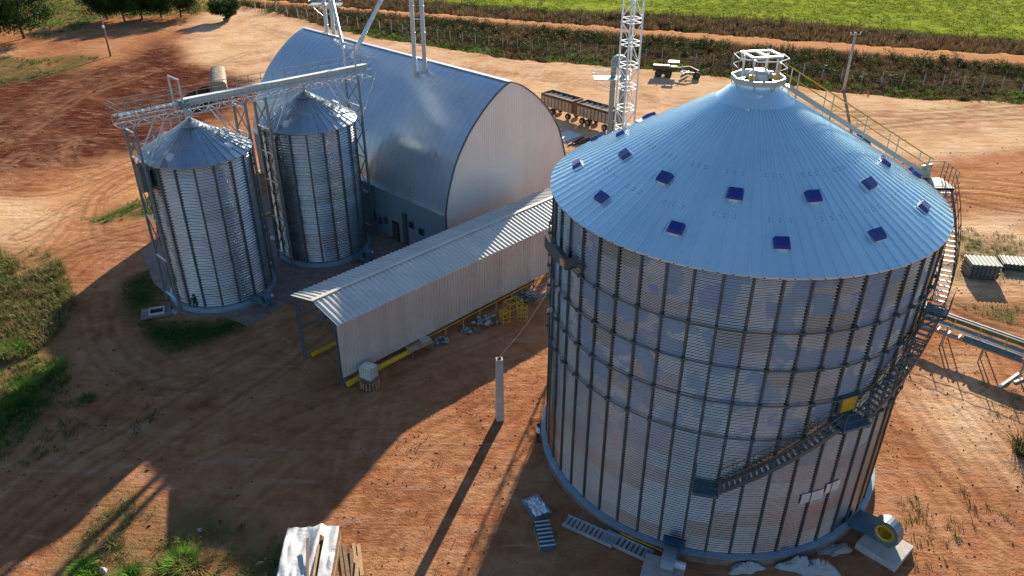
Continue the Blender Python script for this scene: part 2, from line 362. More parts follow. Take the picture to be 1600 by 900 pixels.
PN = P + np.stack([fbm(P[:, 0], P[:, 1], .35, 3) - .5, fbm(P[:, 0], P[:, 1], .35, 9) - .5], 1) * np.clip(P[:, 1:2] * .035, 1.2, 4)
def soft(poly, wd): return np.clip(.5 - pdist(PN, poly) / wd, 0, 1)
n_low = fbm(P[:, 0], P[:, 1], .05, 5); n_mid = fbm(P[:, 0], P[:, 1], .3, 15); n_hi = fbm(P[:, 0], P[:, 1], 1.1, 25)
sand = np.zeros(len(P))
for q in P_SAND: sand = np.maximum(sand, soft(q, 5))
sand *= np.clip(.35 + 1.2 * n_mid, 0, 1)
till = np.maximum(soft(P_TILL, 5), soft(P_TILL2, 6))
till *= np.clip(.7 + .7 * n_mid, 0, 1)
grass = np.zeros(len(P))
for q in P_GRASS: grass = np.maximum(grass, soft(q, 2.2))
bank = soft(P_BANK, 2); ditch = soft(P_DITCH, 2); lawn = soft(P_LAWN, 2.2) * np.clip(.5 + n_mid, 0, 1); road = soft(P_ROAD, 1.0)
fe = curve(W(field_edge), 6); fpoly = np.vstack([fe, [[420, 150], [420, 900], [-400, 900], [-300, fe[0][1]]]])
field = soft(fpoly, 2)
bright = np.zeros(len(P))
for q in P_BRIGHT: bright = np.maximum(bright, soft(q, 4))
bright = np.maximum(bright, road)
grass *= np.clip(.15 + 1.5 * n_mid, 0, 1)
trk = np.zeros(len(P)); rel = np.zeros(len(P))
for pts, gauge, st in TRACKS:
    d = pdist(P, curve(W(pts), 6), False)
    near = d < 6
    for half in (gauge / 2,):
        e = np.abs(d[near] - half); g = np.exp(-(e / (.24 + .0022 * np.clip(P[near, 1] - 60, 0, 200))) ** 2); g = g * (.55 + .9 * n_hi[near]); trk[near] = np.maximum(trk[near], 1.05 * st * g)
        rel[near] += st * (-.13 * g + .035 * np.exp(-((e - .42) / .2) ** 2))
    for off in (gauge / 2 + .9,):
        e = np.abs(d[near] - off); g = np.exp(-(e / .15) ** 2); trk[near] = np.maximum(trk[near], st * .9 * g)
z = (n_low - .5) * .25 + (n_mid - .5) * .16 * (.5 + till + bank) + (n_hi - .5) * .05
z += rel * (.6 + 1.0 * till)
z += till * (fbm(P[:, 0], P[:, 1], .8, 77) - .5) * .35
z -= ditch * 1.3 * np.clip(1.2 - .8 * n_mid, 0, 1); z += bank * -.5
# flat, level ground where the buildings stand
plant = np.zeros(len(P)); uu = P @ np.array(UX); kk = P @ np.array(KX)
for (cx, cy, r) in ((13.97, 44.12, 13.0), (-28.3, 66.2, 6.5), (-20.35, 75.1, 6.5)):
    plant = np.maximum(plant, np.clip((r + 1.5 - np.hypot(P[:, 0] - cx, P[:, 1] - cy)) / 1.5, 0, 1))
plant = np.maximum(plant, ((uu > 26) & (uu < 66) & (kk > 44) & (kk < 92)).astype(float))
z = z * (1 - .9 * plant) - .04
z -= np.clip(P[:, 1] - 260, 0, None) * .01
z[(P[:, 0] < -250) | (P[:, 0] > 290) | (P[:, 1] > 410)] -= .0
def gz_at(x, y):
    i = np.clip(np.searchsorted(gx, x), 1, len(gx) - 1); j = np.clip(np.searchsorted(gy, y), 1, len(gy) - 1)
    return ZG[j, i]
ZG = z.reshape(len(gy), len(gx))
nx, ny = len(gx), len(gy)
idx = np.arange(nx * ny).reshape(ny, nx)
F = np.stack([idx[:-1, :-1], idx[:-1, 1:], idx[1:, 1:], idx[1:, :-1]], -1).reshape(-1, 4)
V = np.stack([P[:, 0], P[:, 1], z], 1)
# skirt to the horizon
edge = np.concatenate([idx[0, :], idx[1:, -1], idx[-1, -2::-1], idx[-2:0:-1, 0]])
far = V[edge].copy(); c0 = np.array([20, 200]); dr = far[:, :2] - c0; far[:, :2] = c0 + dr / np.linalg.norm(dr, axis=1)[:, None] * 3500; far[:, 2] = -12
far[far[:, 1] < 0, 2] = -2
fi = np.arange(len(edge)) + len(V); e2 = np.roll(edge, -1); f2 = np.roll(fi, -1)
F = np.vstack([F, np.stack([edge, fi, f2, e2], 1)]); V = np.vstack([V, far])
gm = np_mesh('ground', V, F, smooth=True)
ext = len(edge)
def colattr(name, arrs, tail):
    a = gm.color_attributes.new(name, 'FLOAT_COLOR', 'POINT')
    C = np.ones((len(V), 4), np.float32)
    for i, ar in enumerate(arrs): C[:len(P), i] = ar; C[len(P):, i] = tail[i]
    a.data.foreach_set("color", C.ravel())
colattr("maska", [sand, till, np.maximum(grass, 0)], (0, 0, 0)); colattr("maskb", [bank, ditch, lawn], (0, 0, 0)); colattr("maskc", [bright, trk, field], (0, 0, 1))
def ground_mat():
    s = NT('red_earth_ground'); geo = s.n("NewGeometry").outputs["Position"]
    A = s.n("SeparateColor"); s.l(s.n("Attribute", attribute_name="maska").outputs["Color"], A.inputs[0])
    B = s.n("SeparateColor"); s.l(s.n("Attribute", attribute_name="maskb").outputs["Color"], B.inputs[0])
    C = s.n("SeparateColor"); s.l(s.n("Attribute", attribute_name="maskc").outputs["Color"], C.inputs[0])
    nL = s.noise(.12, 5, .6, geo); nM = s.noise(.7, 7, .68, geo); nF = s.noise(5, 6, .7, geo); nS = s.noise(.5, 5, .65, geo, (.45, 2.4, 1, R(30)), .6); nX = s.noise(18, 4, .7, geo)
    base = s.ramp(s.math('ADD', s.math('MULTIPLY', nL, .5), s.math('MULTIPLY', nM, .5)), [(.34, (.22, .083, .04)), (.48, (.36, .16, .078)), (.62, (.47, .25, .13))])
    base = s.mix(s.math('MULTIPLY', C.outputs[0], .8), base, s.ramp(nS, [(.3, (.46, .21, .09)), (.7, (.62, .34, .165))]))
    sandc = s.ramp(s.math('ADD', s.math('MULTIPLY', nS, .6), s.math('MULTIPLY', nL, .4)), [(.35, (.52, .29, .15)), (.5, (.64, .42, .245)), (.65, (.74, .56, .38))])
    base = s.mix(A.outputs[0], base, sandc)
    base = s.mix(A.outputs[1], base, s.ramp(s.math('ADD', s.math('MULTIPLY', nM, .6), s.math('MULTIPLY', nS, .4)), [(.35, (.055, .018, .011)), (.55, (.115, .038, .022)), (.72, (.21, .1, .05))]))
    # scuffs, clods and litter
    base = s.mix(s.ramp(nS, [(.55, (0, 0, 0)), (.68, (.5, .5, .5))]), base, (.44, .28, .19))
    base = s.mix(s.ramp(nM, [(.6, (0, 0, 0)), (.72, (.5, .5, .5))]), base, (.1, .05, .03))
    base = s.mix(s.ramp(nF, [(.6, (0, 0, 0)), (.7, (.6, .6, .6))]), base, (.09, .055, .03))
    base = s.mix(s.math('MULTIPLY', C.outputs[1], .62, True), base, s.mix(A.outputs[1], (.12, .045, .022), (.34, .19, .11)))
    gcol = s.ramp(nF, [(.3, (.04, .05, .018)), (.5, (.1, .1, .035)), (.7, (.2, .15, .07))])
    base = s.mix(s.math('MULTIPLY', A.outputs[2], s.ramp(nM, [(.35, (.3, .3, .3)), (.55, (1, 1, 1))])), base, gcol)
    base = s.mix(B.outputs[0], base, s.ramp(nM, [(.35, (.03, .032, .014)), (.55, (.07, .055, .025)), (.7, (.15, .08, .04))]))
    base = s.mix(B.outputs[1], base, s.ramp(nM, [(.35, (.05, .03, .018)), (.6, (.13, .075, .04))]))
    base = s.mix(B.outputs[2], base, s.ramp(nF, [(.3, (.02, .035, .01)), (.7, (.05, .07, .02))]))
    fcol = s.ramp(s.math('ADD', s.math('MULTIPLY', s.noise(.09, 6, .7, geo), .5), s.math('MULTIPLY', s.noise(.5, 6, .7, geo, (.5, 1.3, 1)), .5)), [(.4, (.1, .12, .02)), (.5, (.21, .27, .032)), (.6, (.33, .36, .05))])
    base = s.mix(C.outputs[2], base, fcol)
    s.set(Base_Color=base, Roughness=.95); s.b.inputs["Specular IOR Level"].default_value = .0
    h = s.math('ADD', s.math('ADD', s.math('MULTIPLY', nM, 1.0), s.math('MULTIPLY', nF, .45)), s.math('ADD', s.math('MULTIPLY', nX, .12), s.math('MULTIPLY', nS, .6)))
    s.bump(h, .9, .2); return s.m
M['ground'] = ground_mat()
link('ground', gm, 'ground', kind='structure')
# concrete apron round the two small silos, lying just above the ground
def apron(name, poly, zt, mat, **k):
    b = MB(); n = len(poly); b.add([(x, y, zt) for x, y in poly] + [(x, y, -.3) for x, y in poly], [tuple(range(n))[::-1] if False else tuple(range(n))] + [(i, i + n, (i + 1) % n + n, (i + 1) % n) for i in range(n)])
    return b.build(name, mat, **k)
apron('pavement', [at(*p)[:2] for p in [(263, 462), (272, 485), (300, 494), (345, 493), (385, 508), (402, 502), (455, 470), (530, 440)]] + [uk(*p)[:2] for p in [(46.2, 53.5), (46.2, 84), (25.5, 80), (23.4, 72)]], .05, 'dirty_conc', kind='structure')
# ================================================================== LARGE SILO
def arc_sheet(Rw, ang, hgt, ncor, amp, seg=4, per=4):
    rows = ncor * per; V = []; 
    for j in range(rows + 1):
        zz = hgt * j / rows; rr = Rw + amp * math.sin(2 * math.pi * j / per)
        for i in range(seg + 1):
            a = ang * i / seg; V.append((rr * math.cos(a), rr * math.sin(a), zz))
    k = seg + 1
    F = [(j * k + i, j * k + i + 1, (j + 1) * k + i + 1, (j + 1) * k + i) for j in range(rows) for i in range(seg)]
    return V, F
def cone_panel(r0, r1, slope, ang, ribw, ribh, segs=3):
    """roof sector along +x between radii r0 (eave) and r1 with a rib on its first edge, z = 0 at r0"""
    V = []; 
    for j in range(segs + 1):
        r = r0 + (r1 - r0) * j / segs; z = (r0 - r) * slope; hw = ang / 2; w_ = ribw / max(r, .3) / 2
        for a, dz in ((-hw, 0), (-hw + w_ * .2, ribh), (-hw + w_ * 1.4, ribh), (-hw + w_ * 2, 0), (0, 0.0), (hw, .004)):
            V.append((r * math.cos(a), r * math.sin(a), z + dz))
    F = [(j * 6 + i, j * 6 + i + 1, (j + 1) * 6 + i + 1, (j + 1) * 6 + i) for j in range(segs) for i in range(5)]
    o = len(V)
    for i in range(6): x, y, z = V[i]; V.append((x, y, z - .07))
    F += [(i, o + i, o + i + 1, i + 1) for i in range(5)]
    return V, F
def rails(b, pts, h=1.05, r=.022, step=1.5, mid=True, n=5, posts=True):
    pts = [Vector(p) for p in pts]; U = Vector((0, 0, 1))
    for p, q in zip(pts[:-1], pts[1:]):
        b.tube(p + U * h, q + U * h, r, n)
        if mid: b.tube(p + U * h * .52, q + U * h * .52, r * .8, n)
        if posts:
            k = max(1, int(round((q - p).length / step)))
            for i in range(k + 1): c = p.lerp(q, i / k); b.tube(c, c + U * h, r, n)
    return b
AX, AY = 13.966, 44.121
SA = thing('grain_silo', 'huge galvanised grain silo with wide blue-white conical roof and ring of blue vents', 'silo', (AX, AY, 0))
RA = 11.36; NST = 50; PH = R(-100.9); ST = 2 * math.pi / NST; Z0A = .6; NC = 17; HC = (19.83 - Z0A) / NC
MB().lathe([(11.3, -.4), (11.78, -.4), (11.78, .5), (11.3, .5)], 80).build('foundation', 'dirty_conc', SA)
MB().lathe([(11.80, .505), (11.80, .56), (11.2, .66)], 100).build('base_ledge', 'ledge', SA, smooth=False)
sv, sf = arc_sheet(RA, 2 * ST, HC + .0, 6, .05)
sheet_me = MB().add(sv, sf).mesh('wall_sheet', True)
rest = MB(); 
for c in range(NC):
    for j in range(NST // 2):
        a0 = PH + ST * (2 * j + (c % 2)); mid = (math.degrees(a0 + ST) + 180) % 360 - 180
        z0 = Z0A + c * HC
        if -190 < mid < -28 or mid > 172:
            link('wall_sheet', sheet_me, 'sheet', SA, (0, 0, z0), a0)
        else:
            ca, sa = math.cos(a0), math.sin(a0)
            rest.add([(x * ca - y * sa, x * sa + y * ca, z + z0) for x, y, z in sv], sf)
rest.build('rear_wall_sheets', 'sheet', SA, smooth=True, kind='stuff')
sb = MB(); sb.box((RA + .06, 0, (Z0A + 19.8) / 2), (.12, .07, 19.8 - Z0A))
sb.box((RA + .07, .05, (Z0A + 19.8) / 2), (.02, .05, 19.8 - Z0A)); sb.box((RA + .07, -.05, (Z0A + 19.8) / 2), (.02, .05, 19.8 - Z0A))
st_me = sb.mesh('stiffener')
st_me2 = st_me.copy()
for i in range(NST): link('stiffener', st_me if i % 3 else st_me2, 'stiff' if i % 3 else 'stiff_warm', SA, rz=PH + ST * i)
for z in (9.74, 12.05, 14.36, 16.67):
    b = MB(); pts = [((RA + .26) * math.cos(PH + ST * i), (RA + .26) * math.sin(PH + ST * i), z) for i in range(NST)]
    for i in range(NST): b.tube(pts[i], pts[(i + 1) % NST], .045, 6)
    ring = b.build('wind_ring', 'stiff', SA)
    b = MB()
    for i in range(NST):
        a = PH + ST * i; ca, sa = math.cos(a), math.sin(a)
        b.box(((RA + .2) * ca, (RA + .2) * sa, z), (.26, .13, .2), a)
    b.build('ring_bracket', 'stiff', ring, kind='stuff')
SL = math.tan(R(30)); ZE = 19.86; RE = 11.63
pv, pf = cone_panel(RE, 2.25, SL, 2 * math.pi / 100, .1, .075, 5)
pme = MB().add(pv, pf).mesh('roof_panel')
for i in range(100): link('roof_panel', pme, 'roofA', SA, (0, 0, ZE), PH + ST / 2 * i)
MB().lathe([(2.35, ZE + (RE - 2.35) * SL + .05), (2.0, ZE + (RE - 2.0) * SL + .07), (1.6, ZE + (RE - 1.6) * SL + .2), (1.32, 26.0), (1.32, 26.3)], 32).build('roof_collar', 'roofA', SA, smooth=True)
MB().lathe([(RA - .1, 19.8), (RE - .12, 19.84), (RE - .12, 19.72), (RA, 19.7)], 100).build('eave_trim', 'stiff', SA)
bb = MB()
for rr in (8.75, 8.6, 6.3, 6.15):
    for i in range(200):
        if (i * 7919) % 10 < 3: continue
        a = PH + ST / 4 * i + .006; bb.box((rr * math.cos(a), rr * math.sin(a), ZE + (RE - rr) * SL + .012), (.045, .045, .03), a)
bb.build('roof_bolts', 'stiff', SA, kind='stuff')
# vents: white curb with a blue hood
cb = MB(); cb.box((0, 0, .05), (.62, .74, .1)); hb = MB()
hv = [(-.3, -.42, .08), (.34, -.42, .08), (.34, .42, .08), (-.3, .42, .08), (-.26, -.34, .32), (.26, -.34, .27), (.26, .34, .27), (-.26, .34, .32)]
hb.add(hv, [(0, 3, 2, 1), (4, 5, 6, 7), (0, 1, 5, 4), (1, 2, 6, 5), (2, 3, 7, 6), (3, 0, 4, 7)])
cb.box((.36, 0, .03), (.1, .5, .08)); cme = cb.mesh('roof_vent'); hme = hb.mesh('hood')
for rr, ph in ((7.52, -109.2), (9.95, -94.0)):
    for i in range(12):
        th = R(ph + 30 * i)
        o = link('roof_vent', cme, 'white_steel', SA); o.location = (rr * math.cos(th), rr * math.sin(th), ZE + (RE - rr) * SL + .03); o.rotation_euler = (0, R(30), th)
        link('hood', hme, 'blue_plastic', o)
# crown platform, rails and lifting frame
b = MB(); oc = [(1.5 * math.cos(R(22.5 + 45 * i)), 1.5 * math.sin(R(22.5 + 45 * i))) for i in range(8)]
for i in range(8):
    p, q = oc[i], oc[(i + 1) % 8]; b.bar((*p, 26.42), (*q, 26.42), .05, .3)
    b.add([(*p, 26.3), (*q, 26.3), (q[0] * .6, q[1] * .6, 26.3), (p[0] * .6, p[1] * .6, 26.3)], [(0, 1, 2, 3)])
    b.bar((1.3 * math.cos(R(22.5 + 45 * i)), 1.3 * math.sin(R(22.5 + 45 * i)), 25.75), (*p, 26.3), .06)
cp = b.build('crown_platform', 'greensteel', SA)
b = MB(); rails(b, [(*p, 26.55) for p in oc + oc[:1]], 1.1, .025, 1.3); b.build('crown_handrail', 'galv', cp)
MB().lathe([(.0, 26.95), (.35, 26.92), (.58, 26.75), (.58, 26.3)], 20).build('crown_lid', 'galv', SA, smooth=False)
b = MB(); fr = [(-.88, -.75), (.88, -.75), (.88, .75), (-.88, .75)]
rot_ = R(12)
fr = [(x * math.cos(rot_) - y * math.sin(rot_), x * math.sin(rot_) + y * math.cos(rot_)) for x, y in fr]
for i in range(4): b.bar((*fr[i], 27.75), (*fr[(i + 1) % 4], 27.75), .11, .11)
b.bar(((fr[0][0] + fr[1][0]) / 2, (fr[0][1] + fr[1][1]) / 2, 27.75), ((fr[2][0] + fr[3][0]) / 2, (fr[2][1] + fr[3][1]) / 2, 27.75), .12)
for x, y in fr:
    b.bar((x * .8, y * .8, 26.4), (x * .8, y * .8, 27.6), .09); b.bar((x * .8, y * .8, 27.1), (x, y, 27.7), .06)
b.build('crown_frame', 'white_steel', SA)
b = MB()
for i in range(2):
    x, y = fr[1 + i]; b.bar((x * .9, y * .9, 26.4), (x * .95, y * .95, 27.4), .07); b.box((x * .75, y * .75, 26.6), (.25, .2, .3))
b.box((fr[0][0] * .9, fr[0][1] * .9, 26.62), (.22, .22, .34)); b.build('yellow_fittings', 'yellow', SA, kind='stuff')
# stairs round the wall
def helix(th0, z0, th1, z1, n, name='stair_flight', ri=11.7, ro=12.42, hr='rail_olive'):
    b = MB(); hms = []; K = 14
    for rr in (ri, ro):
        hm = MB(); hms.append(hm)
        for i in range(K):
            a, c = R(th0 + (th1 - th0) * i / K), R(th0 + (th1 - th0) * (i + 1) / K); za, zc = z0 + (z1 - z0) * i / K, z0 + (z1 - z0) * (i + 1) / K
            p = (rr * math.cos(a), rr * math.sin(a), za); q = (rr * math.cos(c), rr * math.sin(c), zc)
            b.bar(p, q, .05, .26)
            if rr == ro or True:
                P_, Q_ = Vector(p), Vector(q); U = Vector((0, 0, 1))
                hm.tube(P_ + U * 1.05, Q_ + U * 1.05, .026, 5); hm.tube(P_ + U * .6, Q_ + U * .6, .02, 5)
                if i % 2 == 0: b.tube(P_, P_ + U * 1.05, .025, 5)
    for i in range(0, K, 5):
        a = R(th0 + (th1 - th0) * (i + .5) / K); za = z0 + (z1 - z0) * (i + .5) / K
        b.bar((11.4 * math.cos(a), 11.4 * math.sin(a), za - .9), (ro * math.cos(a), ro * math.sin(a), za - .1), .06)
        b.bar((11.4 * math.cos(a), 11.4 * math.sin(a), za - .1), (ro * math.cos(a), ro * math.sin(a), za - .1), .06)
    f = b.build(name, 'stiff', SA)
    for hm in hms: hm.build('handrail', hr, f)
    tr = MB(); tr.box(((ri + ro) / 2, 0, 0), (ro - ri - .06, .23, .035)); tme = tr.mesh('step')
    for i in range(n):
        t = (i + .5) / n; link('step', tme, 'galv' if z0 > 12 else 'galv_dark', f, (0, 0, z0 + (z1 - z0) * t + .06), R(th0 + (th1 - th0) * t))
    return f
def landing(th0, th1, z, ri=11.55, ro=12.7, mat='blue_dark', ends=(0, 0), hr='stiff'):
    K = 4; b = MB(); b.lathe([(ri, z), (ro, z), (ro, z - .16), (ri, z - .16), (ri, z)], K, a0=R(th0), a1=R(th1))
    for t in (th0 + .6, th1 - .6):
        a = R(t); b.bar((11.42 * math.cos(a), 11.42 * math.sin(a), z - 1.2), (ro * math.cos(a), ro * math.sin(a), z - .2), .08)
    f = b.build('stair_landing', mat, SA); b = MB()
    pts = [(ro * math.cos(R(th0 + (th1 - th0) * i / K)), ro * math.sin(R(th0 + (th1 - th0) * i / K)), z) for i in range(K + 1)]
    if ends[0]: pts = [(ri * math.cos(R(th0)), ri * math.sin(R(th0)), z)] + pts
    if ends[1]: pts.append((ri * math.cos(R(th1)), ri * math.sin(R(th1)), z))
    rails(b, pts, 1.05, .025, 1.2); b.build('handrail', hr, f); return f
landing(-107.5, -101, 6.4, ends=(1, 0)); helix(-101, 6.45, -73, 10.75, 22)
landing(-73, -64.5, 10.85); helix(-64.5, 10.9, -38, 15.3, 22)
landing(-38, -33, 15.35); helix(-33, 15.4, -4, 19.9, 23)
landing(-3, 5, 20.0, ro=12.7, mat='stiff', ends=(0, 1), hr='galv_dark')
# stair up the roof
TH = R(7); RSH = []; b = MB(); ct, stn = math.cos(TH), math.sin(TH)
def rp(r, s, dz): return (r * ct - s * stn, r * stn + s * ct, ZE + (RE - r) * SL + dz)
for s in (-.48, .48):
    hm = MB(); b.bar(rp(11.9, s, .38), rp(1.7, s, .38), .06, .26)
    hm.tube(rp(11.9, s, 1.5), rp(1.7, s, 1.5), .03, 5); hm.tube(rp(11.9, s, .98), rp(1.7, s, .98), .026, 5)
    for i in range(5):
        r_ = 11.6 - i * 2.35; b.bar(rp(r_, s, .3), rp(r_, s, 1.5), .06, .05)
        b.bar(rp(r_, s, .0), rp(r_, s, .35), .07)
    RSH.append(hm)
rs = b.build('roof_stair', 'greensteel', SA)
for hm in RSH: hm.build('handrail', 'yellow', rs)
tr = MB()
for i in range(44): tr.box(rp(11.8 - i * .23, 0, .44), (.22, .8, .03), TH)
tr.build('treads', 'galv', rs, kind='stuff')
b = MB(); b.box((11.9 * ct, 11.9 * stn, 20.35), (.9, .12, .7), TH + .3); b.build('kick_plate', 'greensteel', SA)
for a0_, a1_, z0_, z1_ in ((-75.3, -67.6, 4.45, 5.2), (-66.9, -61.4, 4.7, 5.45)):
    MB().lathe([(RA + .1, z0_), (RA + .1, z1_)], 5, a0=R(a0_), a1=R(a1_)).build('pale_patch', 'white_pipe', SA)
# wall door, inspection platform, caged ladder
b = MB(); th = R(-67.8); b.box(((RA + .12) * math.cos(th), (RA + .12) * math.sin(th), 11.55), (.1, 1.3, 1.25), th); d = b.build('wall_door', 'stiff', SA)
b = MB(); b.box(((RA + .2) * math.cos(th), (RA + .2) * math.sin(th), 11.55), (.06, .98, .92), th)
for s in (-.25, .25): b.box(((RA + .24) * math.cos(th) - .42 * math.sin(th) * 1, (RA + .24) * math.sin(th) + .42 * math.cos(th), 11.55 + s), (.04, .2, .06), th)
b.build('yellow_door_leaf', 'yellow', d)
b = MB(); b.lathe([(11.5, 17.1), (12.3, 17.1), (12.3, 17.0), (11.5, 17.0)], 5, a0=R(-168), a1=R(-153))
b.lathe([(12.3, 17.1), (12.3, 17.75)], 5, a0=R(-168), a1=R(-153)); b.bar((12.3 * math.cos(R(-153)), 12.3 * math.sin(R(-153)), 17.4), (11.5 * math.cos(R(-153)), 11.5 * math.sin(R(-153)), 17.4), .03, .65)
ip = b.build('inspection_platform', 'stiff', SA); th = R(-154.5)
MB().box((12.33 * math.cos(th), 12.33 * math.sin(th), 17.35), (.04, .5, .45), th).build('cream_panel', 'rust', ip)
for zz, t in ((9.9, -160), (12.2, -170), (14.5, -163)):
    a = R(t); b = MB(); b.box((11.66 * math.cos(a), 11.66 * math.sin(a), zz), (.16, .12, .34), a); b.build('sensor_box', 'galv', SA)
# ================================================================== SMALL SILOS
SB = thing('grain_silo', 'slender galvanised silo with steep ribbed cone, the one farther left standing on red earth', 'silo', (-28.291, 66.18, 0), group='pair of slender silos under the conveyor bridge')
RB = 4.55; NB = 18; SB_T = 2 * math.pi / NB; PB = R(-73); NCB = 13; ZB = .48; HB = (14.24 - ZB) / NCB
MB().lathe([(4.2, -.4), (5.0, -.4), (5.0, .36), (4.9, .42), (4.2, .48)], 48).build('foundation', 'ledge', SB)
sv2, sf2 = arc_sheet(RB, 2 * SB_T, HB, 4, .075, 6)
sme2 = MB().add(sv2, sf2).mesh('wall_sheet', True)
for c in range(NCB):
    for j in range(NB // 2): link('wall_sheet', sme2, 'sheet_small', SB, (0, 0, ZB + c * HB), PB + SB_T * (2 * j + c % 2))
b = MB(); b.box((RB + .07, 0, (ZB + 14.2) / 2), (.14, .08, 14.2 - ZB)); b.box((RB + .1, .055, (ZB + 14.2) / 2), (.02, .05, 14.2 - ZB)); b.box((RB + .1, -.055, (ZB + 14.2) / 2), (.02, .05, 14.2 - ZB)); bm_ = b.mesh('stiffener'); bm2 = bm_.copy()
for i in range(NB): link('stiffener', bm_ if i % 2 else bm2, 'stiff' if i % 2 else 'stiff_warm', SB, rz=PB + SB_T * i)
SLB = math.tan(R(29))
pv, pf = cone_panel(4.85, 2.55, SLB, 2 * math.pi / 36, .1, .09, 2); pm1 = MB().add(pv, pf).mesh('roof_panel')
pv, pf = cone_panel(2.62, .95, SLB, 2 * math.pi / 36, .07, .07, 2); pm2 = MB().add(pv, pf).mesh('roof_panel')
for i in range(36):
    link('roof_panel', pm1, 'roofB', SB, (0, 0, 14.2), PB + math.pi / 18 * i)
    link('roof_panel', pm2, 'roofB', SB, (0, 0, 14.2 + (4.85 - 2.62) * SLB + .05), PB + math.pi / 18 * i)
MB().lathe([(1.05, 14.2 + 3.8 * SLB + .14), (.3, 16.95), (.22, 16.95), (.22, 17.3)], 24).build('roof_cap', 'roofB', SB, smooth=True)
b = MB()
for t, rr in ((-100, 3.9), (-20, 3.7), (30, 2.9), (150, 3.9)):
    a = R(t); ax = ((math.cos(a) * math.cos(R(29)), math.sin(a) * math.cos(R(29)), -math.sin(R(29))), (-math.sin(a), math.cos(a), 0), (math.cos(a) * math.sin(R(29)), math.sin(a) * math.sin(R(29)), math.cos(R(29))))
    bx_ = MB().box((rr * math.cos(a), rr * math.sin(a), 14.2 + (4.85 - rr) * SLB + .16), (.6, .5, .3), axes=ax); bx_.build('roof_hatch', 'white_pipe', SB)
b = MB(); th = R(-145)
for s in (-.2, .2):
    p = lambda r, dz: (r * math.cos(th) - s * math.sin(th), r * math.sin(th) + s * math.cos(th), 14.2 + (4.85 - r) * SLB + dz)
    b.tube(p(4.9, .25), p(.6, .25), .025, 5); b.tube(p(4.9, 1.1), p(.6, 1.1), .025, 5); b.tube(p(4.9, .7), p(.6, .7), .02, 5)
    for i in range(6): b.tube(p(4.8 - .8 * i, .1), p(4.8 - .8 * i, 1.1), .022, 5)
for i in range(15):
    r = 4.8 - .29 * i; b.bar((r * math.cos(th) - .2 * math.sin(th), r * math.sin(th) + .2 * math.cos(th), 14.2 + (4.85 - r) * SLB + .25), (r * math.cos(th) + .2 * math.sin(th), r * math.sin(th) - .2 * math.cos(th), 14.2 + (4.85 - r) * SLB + .25), .05, .03)
b.build('roof_ladder', 'galv', SB)
SC = dup(SB, (-20.352, 75.071, 0), R(-6), 'slender galvanised silo between the other slim silo and the arched warehouse')
# ================================================================== ARCHED WAREHOUSE
VX, VY, _ = uk(55.5, 53.96)
VW = thing('arched_warehouse', 'long arched metal warehouse with blue-grey vault roof and pale curved end wall', 'warehouse', (VX, VY, 0), UA)
VL = 37.1
prof = np.array([(-9.2, 5.9), (-8.95, 7.2), (-8.5, 8.6), (-8.05, 9.8), (-7.5, 10.95), (-6.5, 12.4), (-5.5, 13.6), (-3.9, 15.05), (-2.3, 16.2), (-1.0, 16.9), (0, 17.25)])
prof = curve(prof, 3); profR = np.stack([-prof[::-1, 0], prof[::-1, 1]], 1)
def arch_z(x): return float(np.interp(-abs(x), prof[:, 0], prof[:, 1]))
# roof strips (ribs 1 m apart) for both halves
def strip(pr, wd):
    V = []; F = []; ys = [(0, .012), (wd / 2, .01), (wd, 0)]
    n_ = np.gradient(pr, axis=0); n_ = np.stack([-n_[:, 1], n_[:, 0]], 1); n_ /= np.linalg.norm(n_, axis=1)[:, None]
    for (x, z), nn in zip(pr, n_):
        for y, h in ys: V.append((x + nn[0] * h, y, z + nn[1] * h))
    k = len(ys)
    for j in range(len(pr) - 1):
        for i in range(k - 1): F.append((j * k + i, (j + 1) * k + i, (j + 1) * k + i + 1, j * k + i + 1))
    return MB().add(V, F)
NS_ = 36; WD = VL / NS_
prl = np.vstack([[(-9.45, 5.62)], prof]); prr = np.vstack([profR, [(9.45, 5.62)]])
s1 = strip(prl, WD).mesh('roof_sheet'); s2 = strip(prr, WD).mesh('roof_sheet')
for me in (s1, s2):
    me.polygons.foreach_set("use_smooth", [True] * len(me.polygons))
for i in range(NS_):
    for me in (s1, s2): link('roof_sheet', me, 'vault', VW, (0, i * WD, .0))
# skin under the sheets and the ends
b = MB(); full = [(x, z) for x, z in prof] + [(x, z) for x, z in profR[1:]]
b.add([(x * .995, y, z - .1) for y in (.1, VL - .1) for x, z in full], [(i, i + 1, len(full) + i + 1, len(full) + i) for i in range(len(full) - 1)])
b.build('roof_lining', 'dark', VW)
b = MB()
for (x, z), (x2, z2) in zip(full[:-1], full[1:]): b.bar((x, -.06, z + .02), (x2, -.06, z2 + .02), .16, .1)
b.bar((-9.22, -.06, 0), (-9.22, -.06, 5.95), .12, .12); b.bar((9.22, -.06, 0), (9.22, -.06, 5.95), .12, .12)
b.build('edge_trim', 'stiff', VW)
b = MB(); b.bar((0, -.1, 17.33), (0, VL, 17.33), .5, .05); b.build('ridge_cap', 'white_pipe', VW)
NG = 18; WG = 18.4 / NG
for i in range(NG):
    x0, x1 = -9.2 + i * WG, -9.2 + (i + 1) * WG; b = MB(); ng = 4
    for g in range(ng):
        xa, xb = x0 + (x1 - x0) * g / ng, x0 + (x1 - x0) * (g + 1) / ng; xm = xb - .06; d = .03
        for (p, q, y0, y1) in ((xa, xm, 0, 0), (xm, xm + .02, 0, -d), (xm + .02, xb, -d, 0)):
            zp, zq = arch_z(p) - .02, arch_z(q) - .02
            b.add([(p, y0, 0), (q, y1, 0), (q, y1, zq), (p, y0, zp)], [(0, 1, 2, 3)])
    b.build('gable_sheet', 'gable', VW)
